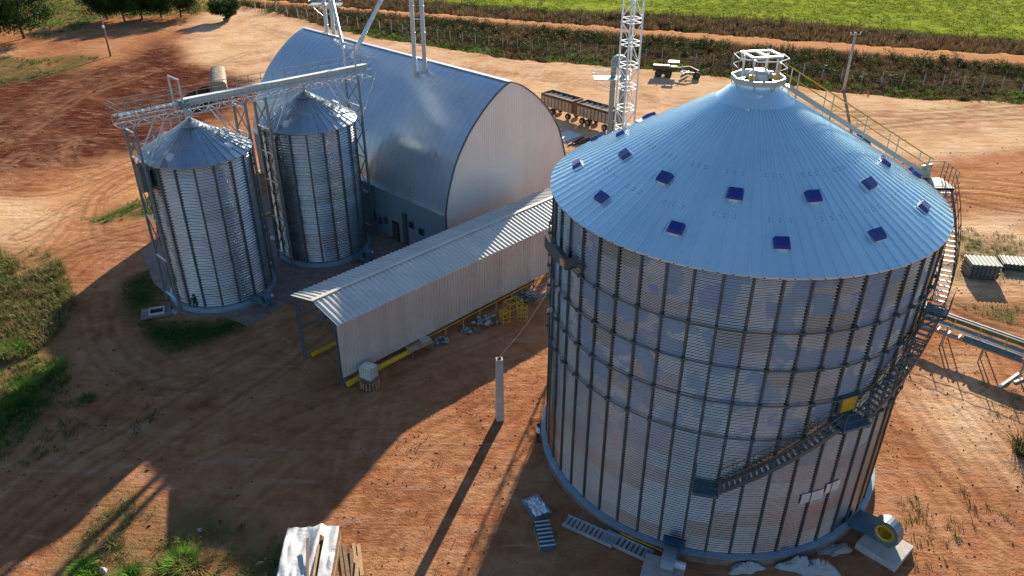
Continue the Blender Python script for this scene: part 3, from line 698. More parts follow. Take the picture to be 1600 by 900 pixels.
b = MB(); b.add([(x, VL, z) for x, z in full] + [(x, VL, 0) for x, z in full], [(i, len(full) + i, len(full) + i + 1, i + 1) for i in range(len(full) - 1)]); b.build('far_gable', 'gable', VW)
# long wall towards the small silos, in ribbed sheets
wb = MB()
for g in range(4):
    y0 = WD * g / 4; y1 = WD * (g + 1) / 4
    wb.add([(-9.1, y0, 0), (-9.1, y1 - .06, 0), (-9.1, y1 - .06, 5.8), (-9.1, y0, 5.8)], [(0, 3, 2, 1)])
    wb.add([(-9.1, y1 - .06, 0), (-9.14, y1 - .03, 0), (-9.14, y1 - .03, 5.8), (-9.1, y1 - .06, 5.8)], [(0, 3, 2, 1)])
    wb.add([(-9.14, y1 - .03, 0), (-9.1, y1, 0), (-9.1, y1, 5.8), (-9.14, y1 - .03, 5.8)], [(0, 3, 2, 1)])
wme = wb.mesh('wall_sheet')
for i in range(NS_): link('wall_sheet', wme, 'wall_shaded', VW, (0, i * WD, 0))
b = MB(); b.box((9.1, VL / 2, 2.9), (.06, VL, 5.8)); b.build('rear_wall', 'wall_shaded', VW)
K0 = 53.96
for kk_, zz in ((58.85, 2.6), (58.85 - 1.0 + 1.9, 2.6)) if False else ((59.6, 2.75), (58.0, 2.5)):
    f = MB().box((-9.2, kk_ - K0, zz), (.12, .78, .78)).build('window', 'blue_dark', VW)
    MB().box((-9.24, kk_ - K0, zz), (.08, .62, .62)).build('pane', 'glass', f)
f = MB().box((-9.2, 62.4 - K0, 1.1), (.12, 1.1, 2.2)).build('door', 'dark', VW); MB().box((-9.27, 62.4 - K0, 1.0), (.04, .9, 2.0)).build('door_leaf', 'rust_dark', f)
MB().box((-9.32, 60.55 - K0, 1.9), (.3, .5, 3.8)).build('wall_column', 'stiff', VW)
for kq, zq in ((64.0, 1.9), (65.0, 1.5), (66.1, 1.7)): MB().box((-9.25, kq - K0, zq), (.2, .5, .8)).build('wall_cabinet', 'stiff', VW)
# ================================================================== CONVEYOR SHED
SX, SY, _ = uk(26.6, 47.5)
SH = thing('conveyor_shed', 'long low open-ended shed with ribbed ridge roof and pale clad side wall', 'shed', (SX, SY, 0), UA)
SLN = 34.2; NSH = 36; WS = SLN / NSH; EH, RH, HW = 5.98, 6.82, 3.32
def shed_sheet(sgn):
    V = []; F = []; xs = []
    for g in range(2):
        x0 = WS * g / 2; xs += [(x0, 0), (x0 + .27, 0), (x0 + .31, .075), (x0 + .42, .075), (x0 + .46, 0)]
    xs.append((WS, 0))
    for x, h in xs:
        for t in (0, .5, 1): V.append((x, sgn * (.0 + HW * t), RH + (EH - RH) * t + h))
        V.append((x, sgn * HW, EH + h - .05))
    for i in range(len(xs) - 1):
        for t in range(3):
            q = (i * 4 + t, (i + 1) * 4 + t, (i + 1) * 4 + t + 1, i * 4 + t + 1); F.append(q if sgn < 0 else q[::-1])
    return MB().add(V, F).mesh('roof_sheet')
for sgn in (-1, 1):
    me = shed_sheet(sgn)
    for i in range(NSH): link('roof_sheet', me, 'shedroof', SH, (i * WS, 0, 0))
b = MB(); b.bar((-.05, 0, RH + .09), (SLN, 0, RH + .09), .34, .03); b.build('ridge_cap', 'shedroof', SH)
b = MB()
for g in range(3):
    x0, x1 = .95 * g / 3, .95 * (g + 1) / 3
    b.add([(x0, 0, 0), (x1 - .07, 0, 0), (x1 - .055, -.06, 0), (x1 - .015, -.06, 0), (x1, 0, 0)] + [(x0, 0, 1), (x1 - .07, 0, 1), (x1 - .055, -.06, 1), (x1 - .015, -.06, 1), (x1, 0, 1)], [(i, i + 1, 6 + i, 5 + i) for i in range(4)])
cme_ = b.mesh('wall_sheet')
for i in range(NSH):
    o = link('wall_sheet', cme_, 'clad', SH, (i * WS, -3.12, .95)); o.scale = (WS / .95, 1, EH - 1.0)
b = MB()
for i in range(NSH - 5): b.box((5.0 + i * WS, 3.05, 4.4), (WS * .97, .04, 2.9))
b.build('inner_cladding', 'clad', SH, kind='stuff')
def lattice_post(x, y, h, w_=.42):
    b = MB()
    for s in (-1, 1): b.bar((x, y + s * w_ / 2, -.2), (x, y + s * w_ / 2, h), .09, .07)
    n = int(h / .45)
    for i in range(n): b.bar((x, y - w_ / 2, h * i / n), (x, y + w_ / 2, h * (i + 1) / n) if i % 2 == 0 else (x, y + w_ / 2, h * (i + 1) / n), .045)
    return b
for i in range(7):
    x = .12 + i * 5.6
    for y in (-2.8, 2.75): lattice_post(x, y, 5.8).build('post', 'blue_dark', SH)
    b = MB(); b.bar((x, -3.1, EH - .1), (x, 0, RH - .1), .08, .12); b.bar((x, 3.1, EH - .1), (x, 0, RH - .1), .08, .12); b.bar((x, -3.1, 5.45), (x, 3.1, 5.45), .07, .1)
    for j in range(8): y = -3 + j * .75; b.bar((x, y, 5.45), (x, y + .75, EH - .1 + (RH - EH) * (1 - abs(y + .75) / 3.1)), .04)
    b.build('roof_truss', 'blue_dark', SH)
for y, z in ((2.9, 4.0), (2.9, 2.9)): MB().bar((0, y, z), (SLN, y, z), .06, .1).build('girt', 'blue_dark', SH)
b = MB(); b.tube((8.5, -3.35, .85), (SLN, -3.35, .85), .035, 6)
for i in range(13): b.tube((8.6 + 2.1 * i, -3.35, 0), (8.6 + 2.1 * i, -3.35, .86), .04, 6)
b.build('safety_rail', 'yellow', SH)
MB().tube((.2, -3.3, .35), (6.6, -3.3, .35), .24, 14).build('wheel_guard', 'yellow', SH)
MB().tube((.6, 2.3, .3), (6.0, 2.3, .3), .2, 14).build('wheel_guard', 'yellow', SH)
# ================================================================== CONVEYOR BRIDGE
BX, BY, _ = uk(22.0, 66.6)
BR_ = thing('conveyor_bridge', 'elevated lattice conveyor bridge running across the tops of both slender silos', 'conveyor', (BX, BY, 0), UA)
def zz(x): return -.02 * x + .25
def seg(b, y, z, w_, x0=0, x1=25.4): b.bar((x0, y, z + zz(x0)), (x1, y, z + zz(x1)), w_)
b = MB(); hw = .75
for y in (-hw, hw):
    seg(b, y, 17.35, .09); seg(b, y, 18.15, .09)
    n = 21
    for i in range(n):
        x0, x1 = 25.3 * i / n, 25.3 * (i + 1) / n
        b.bar((x0, y, 17.35 + zz(x0)), (x0, y, 18.15 + zz(x0)), .06)
        b.bar((x0, y, (17.35, 18.15)[i % 2] + zz(x0)), (x1, y, (18.15, 17.35)[i % 2] + zz(x1)), .05)
for i in range(22):
    x0 = 25.3 * i / 21; b.bar((x0, -hw, 17.35 + zz(x0)), (x0, hw, 17.35 + zz(x0)), .07)
    if i < 21: x1 = 25.3 * (i + 1) / 21; b.bar((x0, -hw, 17.35 + zz(x0)), (x1, hw, 17.35 + zz(x1)), .05)
b.build('truss', 'galv', BR_)
b = MB(); b.bar((5.6, -.35, 18.4 + zz(5.6)), (25.1, -.35, 18.4 + zz(25.1)), .5, .5); cv = b.build('conveyor_casing', 'greensteel', BR_)
MB().bar((5.6, -.35, 18.67 + zz(5.6)), (25.1, -.35, 18.67 + zz(25.1)), .56, .03).build('casing_lit_top', 'white_steel', cv)  # white strip painting the sunlit highlight on the casing's top edge
b = MB()
for i in range(26): x = 5.8 + i * .76; b.bar((x, -.63, 18.14 + zz(x)), (x, -.63, 18.68 + zz(x)), .05)
b.build('casing_flange', 'galv', cv, kind='stuff')
b = MB(); b.box((5.6, -.35, 18.4), (.9, .8, .8)); b.tube((5.2, -.9, 18.4), (6.0, -.9, 18.4), .2, 10); b.build('drive_unit', 'galv_dark', BR_)
b = MB(); b.bar((0, .45, 18.2 + zz(0)), (25.3, .45, 18.2 + zz(25.3)), .65, .04); b.build('walkway', 'galv_dark', BR_)
b = MB()
for y, x1 in ((.85, 25.3), (-.8, 5.4)):
    for h in (19.35, 18.85): seg(b, y, h, .045, 0, x1)
    n = int(x1 / 1.25)
    for i in range(n + 1):
        x = x1 * i / n; b.bar((x, y, 18.15 + zz(x)), (x, y, 19.35 + zz(x)), .045)
for x in (0, 25.3):
    for h in (19.35, 18.85): b.bar((x, -.8, h + zz(x)), (x, .85, h + zz(x)), .045)
b.build('handrail', 'galv_dark', BR_)
b = MB(); b.tube((0.2, -.3, 18.35 + .2), (5.4, -.3, 18.35 + .15), .07, 8)
for i in range(9): b.box((.4 + i * .6, -.3, 18.5), (.16, .3, .2))
b.build('chain_run', 'white_steel', BR_)
for x in (5.4, 23.4):
    b = MB(); 
    for y in (-.95, .95): b.bar((x, y, 17.3), (x, y, 20.6), .13)
    b.bar((x, -.98, 20.6), (x, .98, 20.6), .13); b.build('portal_frame', 'galv', BR_)
def support(u, label, spread=(1, 1)):
    x, y, _ = uk(u, 66.6); t = thing('conveyor_support', label, 'steel frame', (x, y, 0), UA, 'steel frames under the conveyor bridge')
    for s in (-1, 1): MB().bar((0, s * 1.35, 0), (0, s * 1.1, 17.55), .2, .2).build('column', 'galv_dark', t)
    zs = [1.0, 5.0, 9.0, 12.0, 14.5, 17.0]
    for z in zs: yy = 1.35 - .25 * z / 17.5; MB().bar((0, -yy, z), (0, yy, z), .12).build('cross_beam', 'white_pipe', t)
    b = MB()
    for i in range(5):
        z0, z1 = zs[i], zs[i + 1]; b.bar((0, -1.3, z0), (0, 1.15, z1), .08); b.bar((0, 1.3, z0), (0, -1.15, z1), .08)
    b.build('cross_brace', 'galv_dark', t); b = MB()
    for s in (-1, 1):
        if spread[0]: b.bar((0, s * 1.15, 13.2), (-2.6, s * .8, 17.4), .12)
        if spread[1]: b.bar((0, s * 1.15, 13.2), (2.6, s * .8, 17.4), .12)
    b.build('raking_strut', 'galv', t)
support(22.9, 'lattice steel frame holding the left end of the conveyor bridge, left of both slender silos', (0, 1))
support(32.9, 'lattice steel frame hugging the right flank of the left slender silo', (1, 0))
support(35.0, 'lattice steel frame hugging the left flank of the slender silo nearer the warehouse', (0, 1))
support(45.4, 'lattice steel frame standing between the right slender silo and the arched warehouse', (1, 1))
for (x, y), lb in (((-28.291, 66.18), 'drop chute feeding the cone tip of the left slender silo'), ((-20.352, 75.071), 'drop chute feeding the cone tip of the slender silo by the warehouse')):
    b = MB(); b.tube((0, 0, 17.05), (0, 0, 17.9), .16, 10); b.box((0, 0, 17.55), (.55, .55, .3), UA)
    o = b.build('drop_chute', 'white_pipe', None, loc=(x, y, 0)); tag(o, lb, 'chute', 'drop chutes under the bridge')
b = MB(); b.box((0, 0, 5.5), (.3, .9, 11), UA); b.box((0, 0, 12.6), (1.0, 1.6, 1.9), UA)
# dark steel bin hung on the left frame
x, y, _ = uk(22.8, 66.0); o = MB().box((0, 0, 0), (.8, 1.0, 2.3), UA).build('control_cabinet', 'stiff', None, loc=(x + .1, y - .1, 13.1)); tag(o, 'dark upright steel cabinet hung on the left frame beside the slender silo eave', 'cabinet')
# ================================================================== ELEVATORS, MAST, SPOUTS
def elevator(u, k, z0, z1, gap, ang, label, plat=None, mat='galv', w_=.42, head=True, hm='white_pipe'):
    x, y, _ = uk(u, k); t = thing('bucket_elevator', label, 'elevator', (x, y, 0), ang, 'bucket elevators')
    for s in (-1, 1): MB().box((s * gap / 2, 0, (z0 + z1) / 2), (w_, w_ * .9, z1 - z0)).build('leg', mat, t)
    b = MB()
    n = int((z1 - z0) / 2.4)
    for i in range(n + 1):
        z = z0 + (z1 - z0) * i / n
        for s in (-1, 1): b.box((s * gap / 2, 0, z), (w_ + .1, w_ + .06, .07))
    b.build('flange', 'greensteel', t, kind='stuff'); b = MB()
    for i in range(n): z = z0 + (z1 - z0) * (i + .5) / n; b.box((0, 0, z), (gap - w_, .06, .08))
    b.build('tie_bar', mat, t, kind='stuff')
    if head:
        b = MB(); R_ = gap / 2 + w_ / 2 + .05
        pts = [(-R_, z1), (-R_, z1 + .5)] + [(R_ * math.cos(a), z1 + .5 + R_ * math.sin(a) * .9) for a in np.linspace(math.pi, 0, 9)] + [(R_, z1)]
        n = len(pts); b.add([(x_, -.3, z_) for x_, z_ in pts] + [(x_, .3, z_) for x_, z_ in pts], [tuple(range(n)), tuple(range(n, 2 * n))[::-1]] + [(i, n + i, n + (i + 1) % n, (i + 1) % n) for i in range(n)])
        b.build('head_casing', hm, t); b = MB(); b.tube((.2, -.3, z1 + .5), (.2, -1.0, z1 + .5), .22, 12); b.build('motor', 'blue_dark', t)
    if plat:
        z, x0, x1, y0, y1 = plat; b = MB(); b.box(((x0 + x1) / 2, (y0 + y1) / 2, z), (x1 - x0, y1 - y0, .12))
        b.bar((x0, (y0 + y1) / 2, z - .1), (-gap / 2, 0, z - 1.6), .06)
        p_ = b.build('service_platform', 'greensteel', t); b = MB(); rails(b, [(x0, y0, z), (x1, y0, z), (x1, y1, z), (x0, y1, z), (x0, y0, z)], 1.1, .03, 1.3); b.build('handrail', 'galv', p_)
    return t
def arch_h(u): return arch_z(u - 55.5)
elevator(56.4, 86.3, 15.5, 34, .85, .0, 'twin-leg bucket elevator rising behind the warehouse ridge with a service platform', (20.6, -2.1, 1.7, -.9, .9))
elevator(53.6, 65.6, 15.3, 34, 1.05, .0, 'twin-leg bucket elevator piercing the near slope of the vault roof', None)
elevator(0, 0, 0, 0.1, 1, 0, 'x') if False else None
E3 = elevator(13.2 * UX[0] + 97 * UX[1], 13.2 * KX[0] + 97 * KX[1], 0, 14.0, 1.25, .0, 'twin-leg bucket elevator beside the white mast with a railed platform at its head', (12.6, -3.1, 1.4, -1.3, .7), mat='galv_dark', w_=.62, hm='galv_dark')
def mast(loc, w_, h, label):
    t = thing('lattice_mast', label, 'mast', loc, R(28)); q = [(-w_ / 2, -w_ / 2), (w_ / 2, -w_ / 2), (w_ / 2, w_ / 2), (-w_ / 2, w_ / 2)]
    for x, y in q: MB().bar((x, y, 0), (x, y, h), .13, .13, up=(1, 0, 0)).build('leg', 'white_steel', t)
    n = int(h / 1.9); hz = MB(); dg = MB()
    for i in range(n + 1):
        z = h * i / n
        for j in range(4):
            a, c = q[j], q[(j + 1) % 4]
            for dz in (0, .38): hz.bar((*a, z + dz), (*c, z + dz), .075)
            if i < n: s_ = (i + j) % 2; dg.bar((*(a if s_ else c), z + .38), (*(c if s_ else a), z + h / n), .06)
    hz.build('ring_beam', 'white_steel', t, kind='stuff'); dg.build('lacing', 'white_steel', t, kind='stuff')
    return t
mast((10.75, 72.3, 0), 1.3, 36, 'tall white square lattice mast rising behind the huge silo')
def spout(p, q, r, label):
    b = MB(); b.tube(p, q, r, 12); o = b.build('spout_pipe', 'white_pipe', None, smooth=False)
    me = o.data; L = Vector(q) - Vector(p)
    tag(o, label, 'pipe', 'pale grain spouts'); b = MB()
    for i in range(1, 6): c = Vector(p) + L * i / 6; d = L.normalized() * .05; b.tube(c - d, c + d, r + .05, 12)
    b.build('clamp', 'galv', o, kind='stuff'); return o
e1 = uk(55.4, 86.3, 33); e2 = uk(53.0, 65.6, 29)
spout(uk(45.0, 66.9, 20.2), e1, .17, 'thinner pale spout pipe coming down beside the rear elevator to the bridge end')
spout(uk(45.6, 66.5, 19.2), e2, .21, 'thicker pale spout pipe slanting from upper right down to the bridge end')
# ================================================================== POLES AND FENCES
def on(x, y):
    p = at(x, y); return (p[0], p[1], gz_at(p[0], p[1]))
def utility_pole(px, h, label, arm=True, r0=.17, r1=.1, ang=0, mat='concrete_pole'):
    t = thing('utility_pole', label, 'pole', on(*px), ang)
    MB().tube((0, 0, -.3), (0, 0, h), r0, 12, r1).build('pole_shaft', mat, t, smooth=True)
    if arm:
        MB().bar((-1.0, 0, h - .35), (1.0, 0, h - .35), .11, .12).build('crossarm', 'wood', t)
        for x in (-.9, -.25, .9):
            MB().lathe([(.0, .42), (.07, .4), (.11, .28), (.06, .24), (.1, .12), (.03, .1), (.03, 0)], 8, (x, 0, h - .3)).build('insulator', 'ceramic', t)
    return t
utility_pole((1318, 141), 10.4, 'tall pale concrete utility pole with crossarm and white insulators by the fence', ang=R(8), r0=.3, r1=.17)
t = utility_pole((173, 88), 8.0, 'dark wooden utility pole carrying a small white box on the red field', False, .2, .12, mat='wood')
MB().box((.05, -.2, 5.9), (.4, .25, .5)).build('meter_box', 'ceramic', t)
utility_pole((434, 21), 4.6, 'short thin pale post at the fence corner beyond the warehouse', False, .12, .09)
x, y, z = on(781, 655)
t = thing('concrete_pillar', 'stout square concrete pillar standing alone on red earth in front of the sheds', 'pillar', (x, y, z), R(12))
b = MB(); b.add([(-.3, -.27, -.2), (.3, -.27, -.2), (.3, .27, -.2), (-.3, .27, -.2), (-.24, -.22, 5.6), (.24, -.22, 5.6), (.24, .22, 5.6), (-.24, .22, 5.6)], [(4, 5, 6, 7), (0, 1, 5, 4), (1, 2, 6, 5), (2, 3, 7, 6), (3, 0, 4, 7)])
b.build('pillar_shaft', 'concrete_pole', t)
b = MB(); b.tube((0, 0, 5.6), (0, 0, 5.85), .05, 6); b.tube((.1, .05, 5.6), (.16, .1, 6.1), .02, 5); b.build('hook', 'dark', t)
b = MB(); b.box((0, 0, 5.61), (.28, .24, .03)); b.build('top_recess', 'dark', t)
cable = MB(); p0 = Vector((x, y, z + 5.8)); p1 = Vector((2.45, 44.6, 12.2)); pts = []
for i in range(13):
    s_ = i / 12; q = p0.lerp(p1, s_); q.z -= .35 * math.sin(math.pi * s_); pts.append(q)
cable.path(pts, .022, 5); o = cable.build('guy_cable', 'galv'); tag(o, 'thin steel cable running from the square pillar top up to the huge silo', 'cable')
def fence(ctrl, step, h, label, mat='concrete_pole', r=.065, arm=True):
    c = curve([at(*p)[:2] for p in ctrl], 8); d = np.r_[0, np.cumsum(np.hypot(*np.diff(c, axis=0).T))]
    n = int(d[-1] / step); s = np.linspace(0, d[-1], n + 1); X = np.interp(s, d, c[:, 0]); Y = np.interp(s, d, c[:, 1])
    t = thing('wire_fence', label, 'fence', (X[0], Y[0], 0)); b = MB(); b.bar((0, 0, -.3), (0, 0, h), r * 2, r * 2, up=(1, 0, 0))
    if arm: b.bar((0, 0, h), (-.12, -.3, h + .35), r * 1.6)
    me = b.mesh('post'); wire = MB()
    Z = [gz_at(a, c_) for a, c_ in zip(X, Y)]
    for i in range(n + 1): 
        o = link('post', me, mat, t, (X[i] - X[0], Y[i] - Y[0], Z[i])); o.rotation_euler = (random.uniform(-.05, .05), random.uniform(-.06, .06), 0)
    for hh in (.35, .8, 1.25, h - .1):
        for i in range(n): wire.bar((X[i] - X[0], Y[i] - Y[0], Z[i] + hh), (X[i + 1] - X[0], Y[i + 1] - Y[0], Z[i + 1] + hh), .012)
    wire.build('wire', 'galvwire', t, kind='stuff')
fence([(400, 18), (470, 26), (560, 40), (640, 52), (800, 75), (960, 86), (1100, 101), (1200, 109), (1300, 122), (1440, 134), (1576, 138), (1700, 146)], 3.4, 2.3, 'long fence of pale concrete posts along the scrub between yard and road')
fence([(620, 4), (800, 16), (1000, 28), (1200, 36), (1400, 52), (1600, 67), (1720, 76)], 5.0, 1.6, 'fence of dark thin posts along the edge of the green pasture', 'wood', .06, False)
# ================================================================== VEHICLES
def wheel(t, x, y, r, w_, rim='rust', name='wheel'):
    o = MB().lathe([(r * .55, -w_ / 2), (r * .93, -w_ / 2), (r, -w_ * .32), (r, w_ * .32), (r * .93, w_ / 2), (r * .55, w_ / 2)], 18).build(name, 'rubber', t, smooth=False)
    o.location = (x, y, r); o.rotation_euler = (R(90), 0, 0)
    q = MB().lathe([(0, -w_ * .4), (r * .22, -w_ * .42), (r * .5, -w_ * .3), (r * .57, -w_ * .45), (r * .57, w_ * .45), (r * .5, w_ * .3), (r * .22, w_ * .42), (0, w_ * .4)], 14).build('rim', rim, o); return o
def grain_trailer(p, q, label):
    p = Vector((*p, 0)); q = Vector((*q, 0)); a = math.atan2(q.y - p.y, q.x - p.x); L = (q - p).length; c = (p + q) / 2
    t = thing('grain_trailer', label, 'trailer', (c.x, c.y, 0), a, 'open grain trailers coupled in line'); W_ = 2.5
    b = MB(); zb, zt = 1.25, 3.25
    for s in (-1, 1):
        b.box((0, s * W_ / 2, (zb + zt) / 2), (L, .05, zt - zb))
    b.box((0, 0, zb), (L, W_, .08)); b.build('body', 'rust', t)
    n = 9
    rb = MB()
    for s in (-1, 1):
        for i in range(n + 1): rb.box((-L / 2 + L * i / n, s * (W_ / 2 + .05), (zb + zt) / 2 - .15), (.07, .07, zt - zb - .25))
    rb.build('side_rib', 'rust_dark', t, kind='stuff')
    fr = MB()
    for s in (-1, 1): fr.box((0, s * (W_ / 2 + .04), zt - .22), (L + .06, .07, .44))
    for s in (-1, 1): fr.box((s * L / 2, 0, zt - .1), (.1, W_ + .1, .18))
    fr.build('top_board', 'rust_dark', t)
    for s in (-1, 1): MB().box((s * (L / 2 - .02), 0, (zb + zt) / 2), (.06, W_ - .06, zt - zb)).build('end_gate', 'grader' if s > 0 else 'rust', t)
    # black load cover lying in the body
    nx_, ny_ = 18, 7; V_ = []; 
    for i in range(nx_ + 1):
        for j in range(ny_ + 1):
            x = -L / 2 + .1 + (L - .2) * i / nx_; y = -W_ / 2 + .08 + (W_ - .16) * j / ny_
            V_.append((x, y, zt - .12 - .22 * math.sin(math.pi * j / ny_) + .09 * math.sin(i * 2.1) + random.uniform(-.03, .03)))
    F_ = [(i * (ny_ + 1) + j, (i + 1) * (ny_ + 1) + j, (i + 1) * (ny_ + 1) + j + 1, i * (ny_ + 1) + j + 1) for i in range(nx_) for j in range(ny_)]
    MB().add(V_, F_).build('load_cover', 'tarp_black', t, smooth=True)
    b = MB()
    for s in (-1, 1): b.box((0, s * .45, 1.05), (L - .2, .12, .25))
    b.bar((L / 2 - .3, 0, 1.0), (L / 2 + 1.0, 0, .85), .12); b.build('chassis', 'rust_dark', t)
    for x in (-L / 2 + 1.0, -L / 2 + 2.15, L / 2 - 1.0):
        for s in (-1, 1): wheel(t, x, s * 1.0, .5, .42)
    return t
d_ = Vector((.715, -.7))
grain_trailer((5.6, 124.3), (10.2, 119.5), 'rusty cream grain trailer with black cover, the rear one beside the warehouse')
grain_trailer((10.9, 118.8), (15.4, 114.1), 'rusty cream grain trailer with black cover, the front one behind the mast')
t = thing('truck', 'red truck cab mostly hidden behind the huge silo roof, ahead of the trailers', 'truck', (18.2, 111.2, 0), math.atan2(-.7, .715))
MB().box((0, 0, .85), (6.2, .9, .3)).build('chassis', 'rust_dark', t)
b = MB(); cv_ = [(.7, 1.0), (2.9, 1.0), (3.0, 1.7), (2.7, 2.0), (2.4, 2.9), (.75, 2.95)]; n = 6
b.add([(x, -1.15, z) for x, z in cv_] + [(x, 1.15, z) for x, z in cv_], [tuple(range(n))[::-1] if False else tuple(range(n)), tuple(range(n, 2 * n))[::-1]] + [(i, n + i, n + (i + 1) % n, (i + 1) % n) for i in range(n)]); b.build('cab', 'red', t)
MB().bar((2.56, -1.0, 2.43), (2.56, 1.0, 2.43), .06, .7).build('windscreen', 'glass', t)
MB().box((-1.6, 0, 1.1), (1.4, 1.0, .15)).build('fifth_wheel', 'rust_dark', t)
for x in (2.0, -1.1, -2.3):
    for s in (-1, 1): wheel(t, x, s * 1.0, .5, .35)
# motor grader
x0, y0, _ = at(1031, 119); t = thing('motor_grader', 'dusty yellow motor grader parked on pale sand by the fence', 'grader', (28.4, 146.4, gz_at(28.4, 146.4)), R(-13))
for x in (-.9, .9):
    for s in (-1, 1): wheel(t, x, s * 1.0, .68, .45, 'grader')
for s in (-1, 1): wheel(t, 6.1, s * 1.0, .68, .4, 'grader')
b = MB(); b.box((-.5, 0, 1.6), (3.0, 1.1, .95)); b.box((-1.8, 0, 1.4), (.3, 1.3, .8)); b.build('engine_hood', 'grader', t)
b = MB()
for s in (-1, 1): b.box((0, s * .72, .75), (2.6, .25, .4))
b.build('tandem_case', 'grader', t)
b = MB()
for x in (1.15, 2.4):
    for s in (-.6, .6): b.bar((x, s, 1.3), (x, s, 2.75), .09)
b.box((1.8, 0, 1.5), (1.4, 1.3, .9)); cb_ = b.build('cab', 'rust_dark', t); MB().box((1.75, 0, 2.8), (1.9, 1.6, .1)).build('cab_roof', 'white_steel', cb_)
MB().box((.9, 0, 2.75), (.5, .9, .08)).build('hood_cover', 'white_steel', t)
b = MB(); b.bar((2.3, 0, 1.55), (4.6, 0, 1.95), .3, .35); b.bar((4.6, 0, 1.95), (6.3, 0, 1.25), .3, .35); b.box((6.1, 0, .8), (.3, 1.8, .25)); b.build('front_frame', 'grader', t)
MB().bar((3.2, -1.7, .55), (4.6, 1.7, .55), .1, .6).build('blade', 'galv_dark', t)
b = MB(); b.lathe([(.55, .95), (.75, .95), (.75, 1.05), (.55, 1.05), (.55, .95)], 16, (3.9, 0, 0)); b.bar((5.9, 0, .9), (4.4, .5, 1.0), .1); b.bar((5.9, 0, .9), (4.4, -.5, 1.0), .1); b.build('blade_circle', 'grader', t)
b = MB()
for s in (-1, 1): b.tube((3.6, s * .5, 1.1), (3.3, s * .6, 2.3), .06, 6)
b.build('lift_cylinder', 'galv', t)
MB().tube((-.2, .3, 2.0), (-.2, .3, 2.9), .07, 8).build('exhaust', 'dark', t)
# canvas covered trailer
cx, cy = (-53.3 - 49.6) / 2, (141.0 + 130.4) / 2; t = thing('covered_trailer', 'long trailer under two faded olive canvas humps behind the bridge', 'trailer', (cx, cy, gz_at(cx, cy)), math.atan2(-10.6, 3.7))
for k in (-1, 1):
    V_ = []; n = 12
    for i in range(13):
        x = k * 2.85 + (-2.75 + 5.5 * i / 12); 
        for j in range(n + 1):
            a = math.pi * j / n; sg = .05 * math.sin(i * 2.4) + random.uniform(-.02, .02)
            V_.append((x, -1.25 * math.cos(a) * (1 + .0 * sg), 2.3 + (.75 + sg) * math.sin(a) ** .7))
        V_[-(n + 1)] = (x, -1.28, 1.3); V_[-1] = (x, 1.28, 1.3)
    F_ = [(i * (n + 1) + j, (i + 1) * (n + 1) + j, (i + 1) * (n + 1) + j + 1, i * (n + 1) + j + 1) for i in range(12) for j in range(n)]
    F_ += [tuple(range(n + 1)), tuple(12 * (n + 1) + j for j in range(n + 1))[::-1]]
    MB().add(V_, F_).build('canvas_cover', 'tarp_olive', t)
MB().box((0, 0, 1.2), (11.6, 2.3, .25)).build('trailer_bed', 'rust_dark', t)
for x in (-4.4, -3.3, 3.6, 4.7):
    for s in (-1, 1): wheel(t, x, s * .95, .5, .4)
# ================================================================== YARD THINGS
x0, y0, _ = at(1530, 426)
def sheet_stack(px, n, L, Wd, ang, label, dz=.14):
    x, y, z = on(*px); t = thing('sheet_stack', label, 'sheet stack', (x, y, z), ang, 'stacks of corrugated sheets on the right')
    b = MB()
    for s in (-1, 1): b.box((0, s * Wd * .35, .08), (L * .95, .12, .16))
    b.build('skid', 'wood', t, kind='stuff'); b = MB(); m_ = 28
    V_ = []; 
    for i in range(m_ + 1):
        xx = -L / 2 + L * i / m_; h = .045 * math.sin(i * math.pi / 2 + .6)
        V_ += [(xx, -Wd / 2, .1 + h), (xx, Wd / 2, .1 + h), (xx, -Wd / 2, .0), (xx, Wd / 2, .0)]
    F_ = []
    for i in range(m_): o = i * 4; F_ += [(o, o + 4, o + 5, o + 1), (o, o + 2, o + 6, o + 4), (o + 1, o + 5, o + 7, o + 3)]
    F_ += [(0, 1, 3, 2), (m_ * 4, m_ * 4 + 2, m_ * 4 + 3, m_ * 4 + 1)]
    me = MB().add(V_, F_).mesh('sheet')
    for k in range(n):
        link('sheet', me, 'stiff' if k < n - 1 else 'galv', t, (random.uniform(-.05, .05), random.uniform(-.04, .04), .16 + k * dz), random.uniform(-.012, .012))
sheet_stack((1529, 428), 11, 2.8, 2.2, R(-8), 'taller dark-sided stack of corrugated steel sheets on the right')
sheet_stack((1584, 416), 4, 2.7, 2.0, R(-14), 'lower stack of corrugated steel sheets at the right edge')
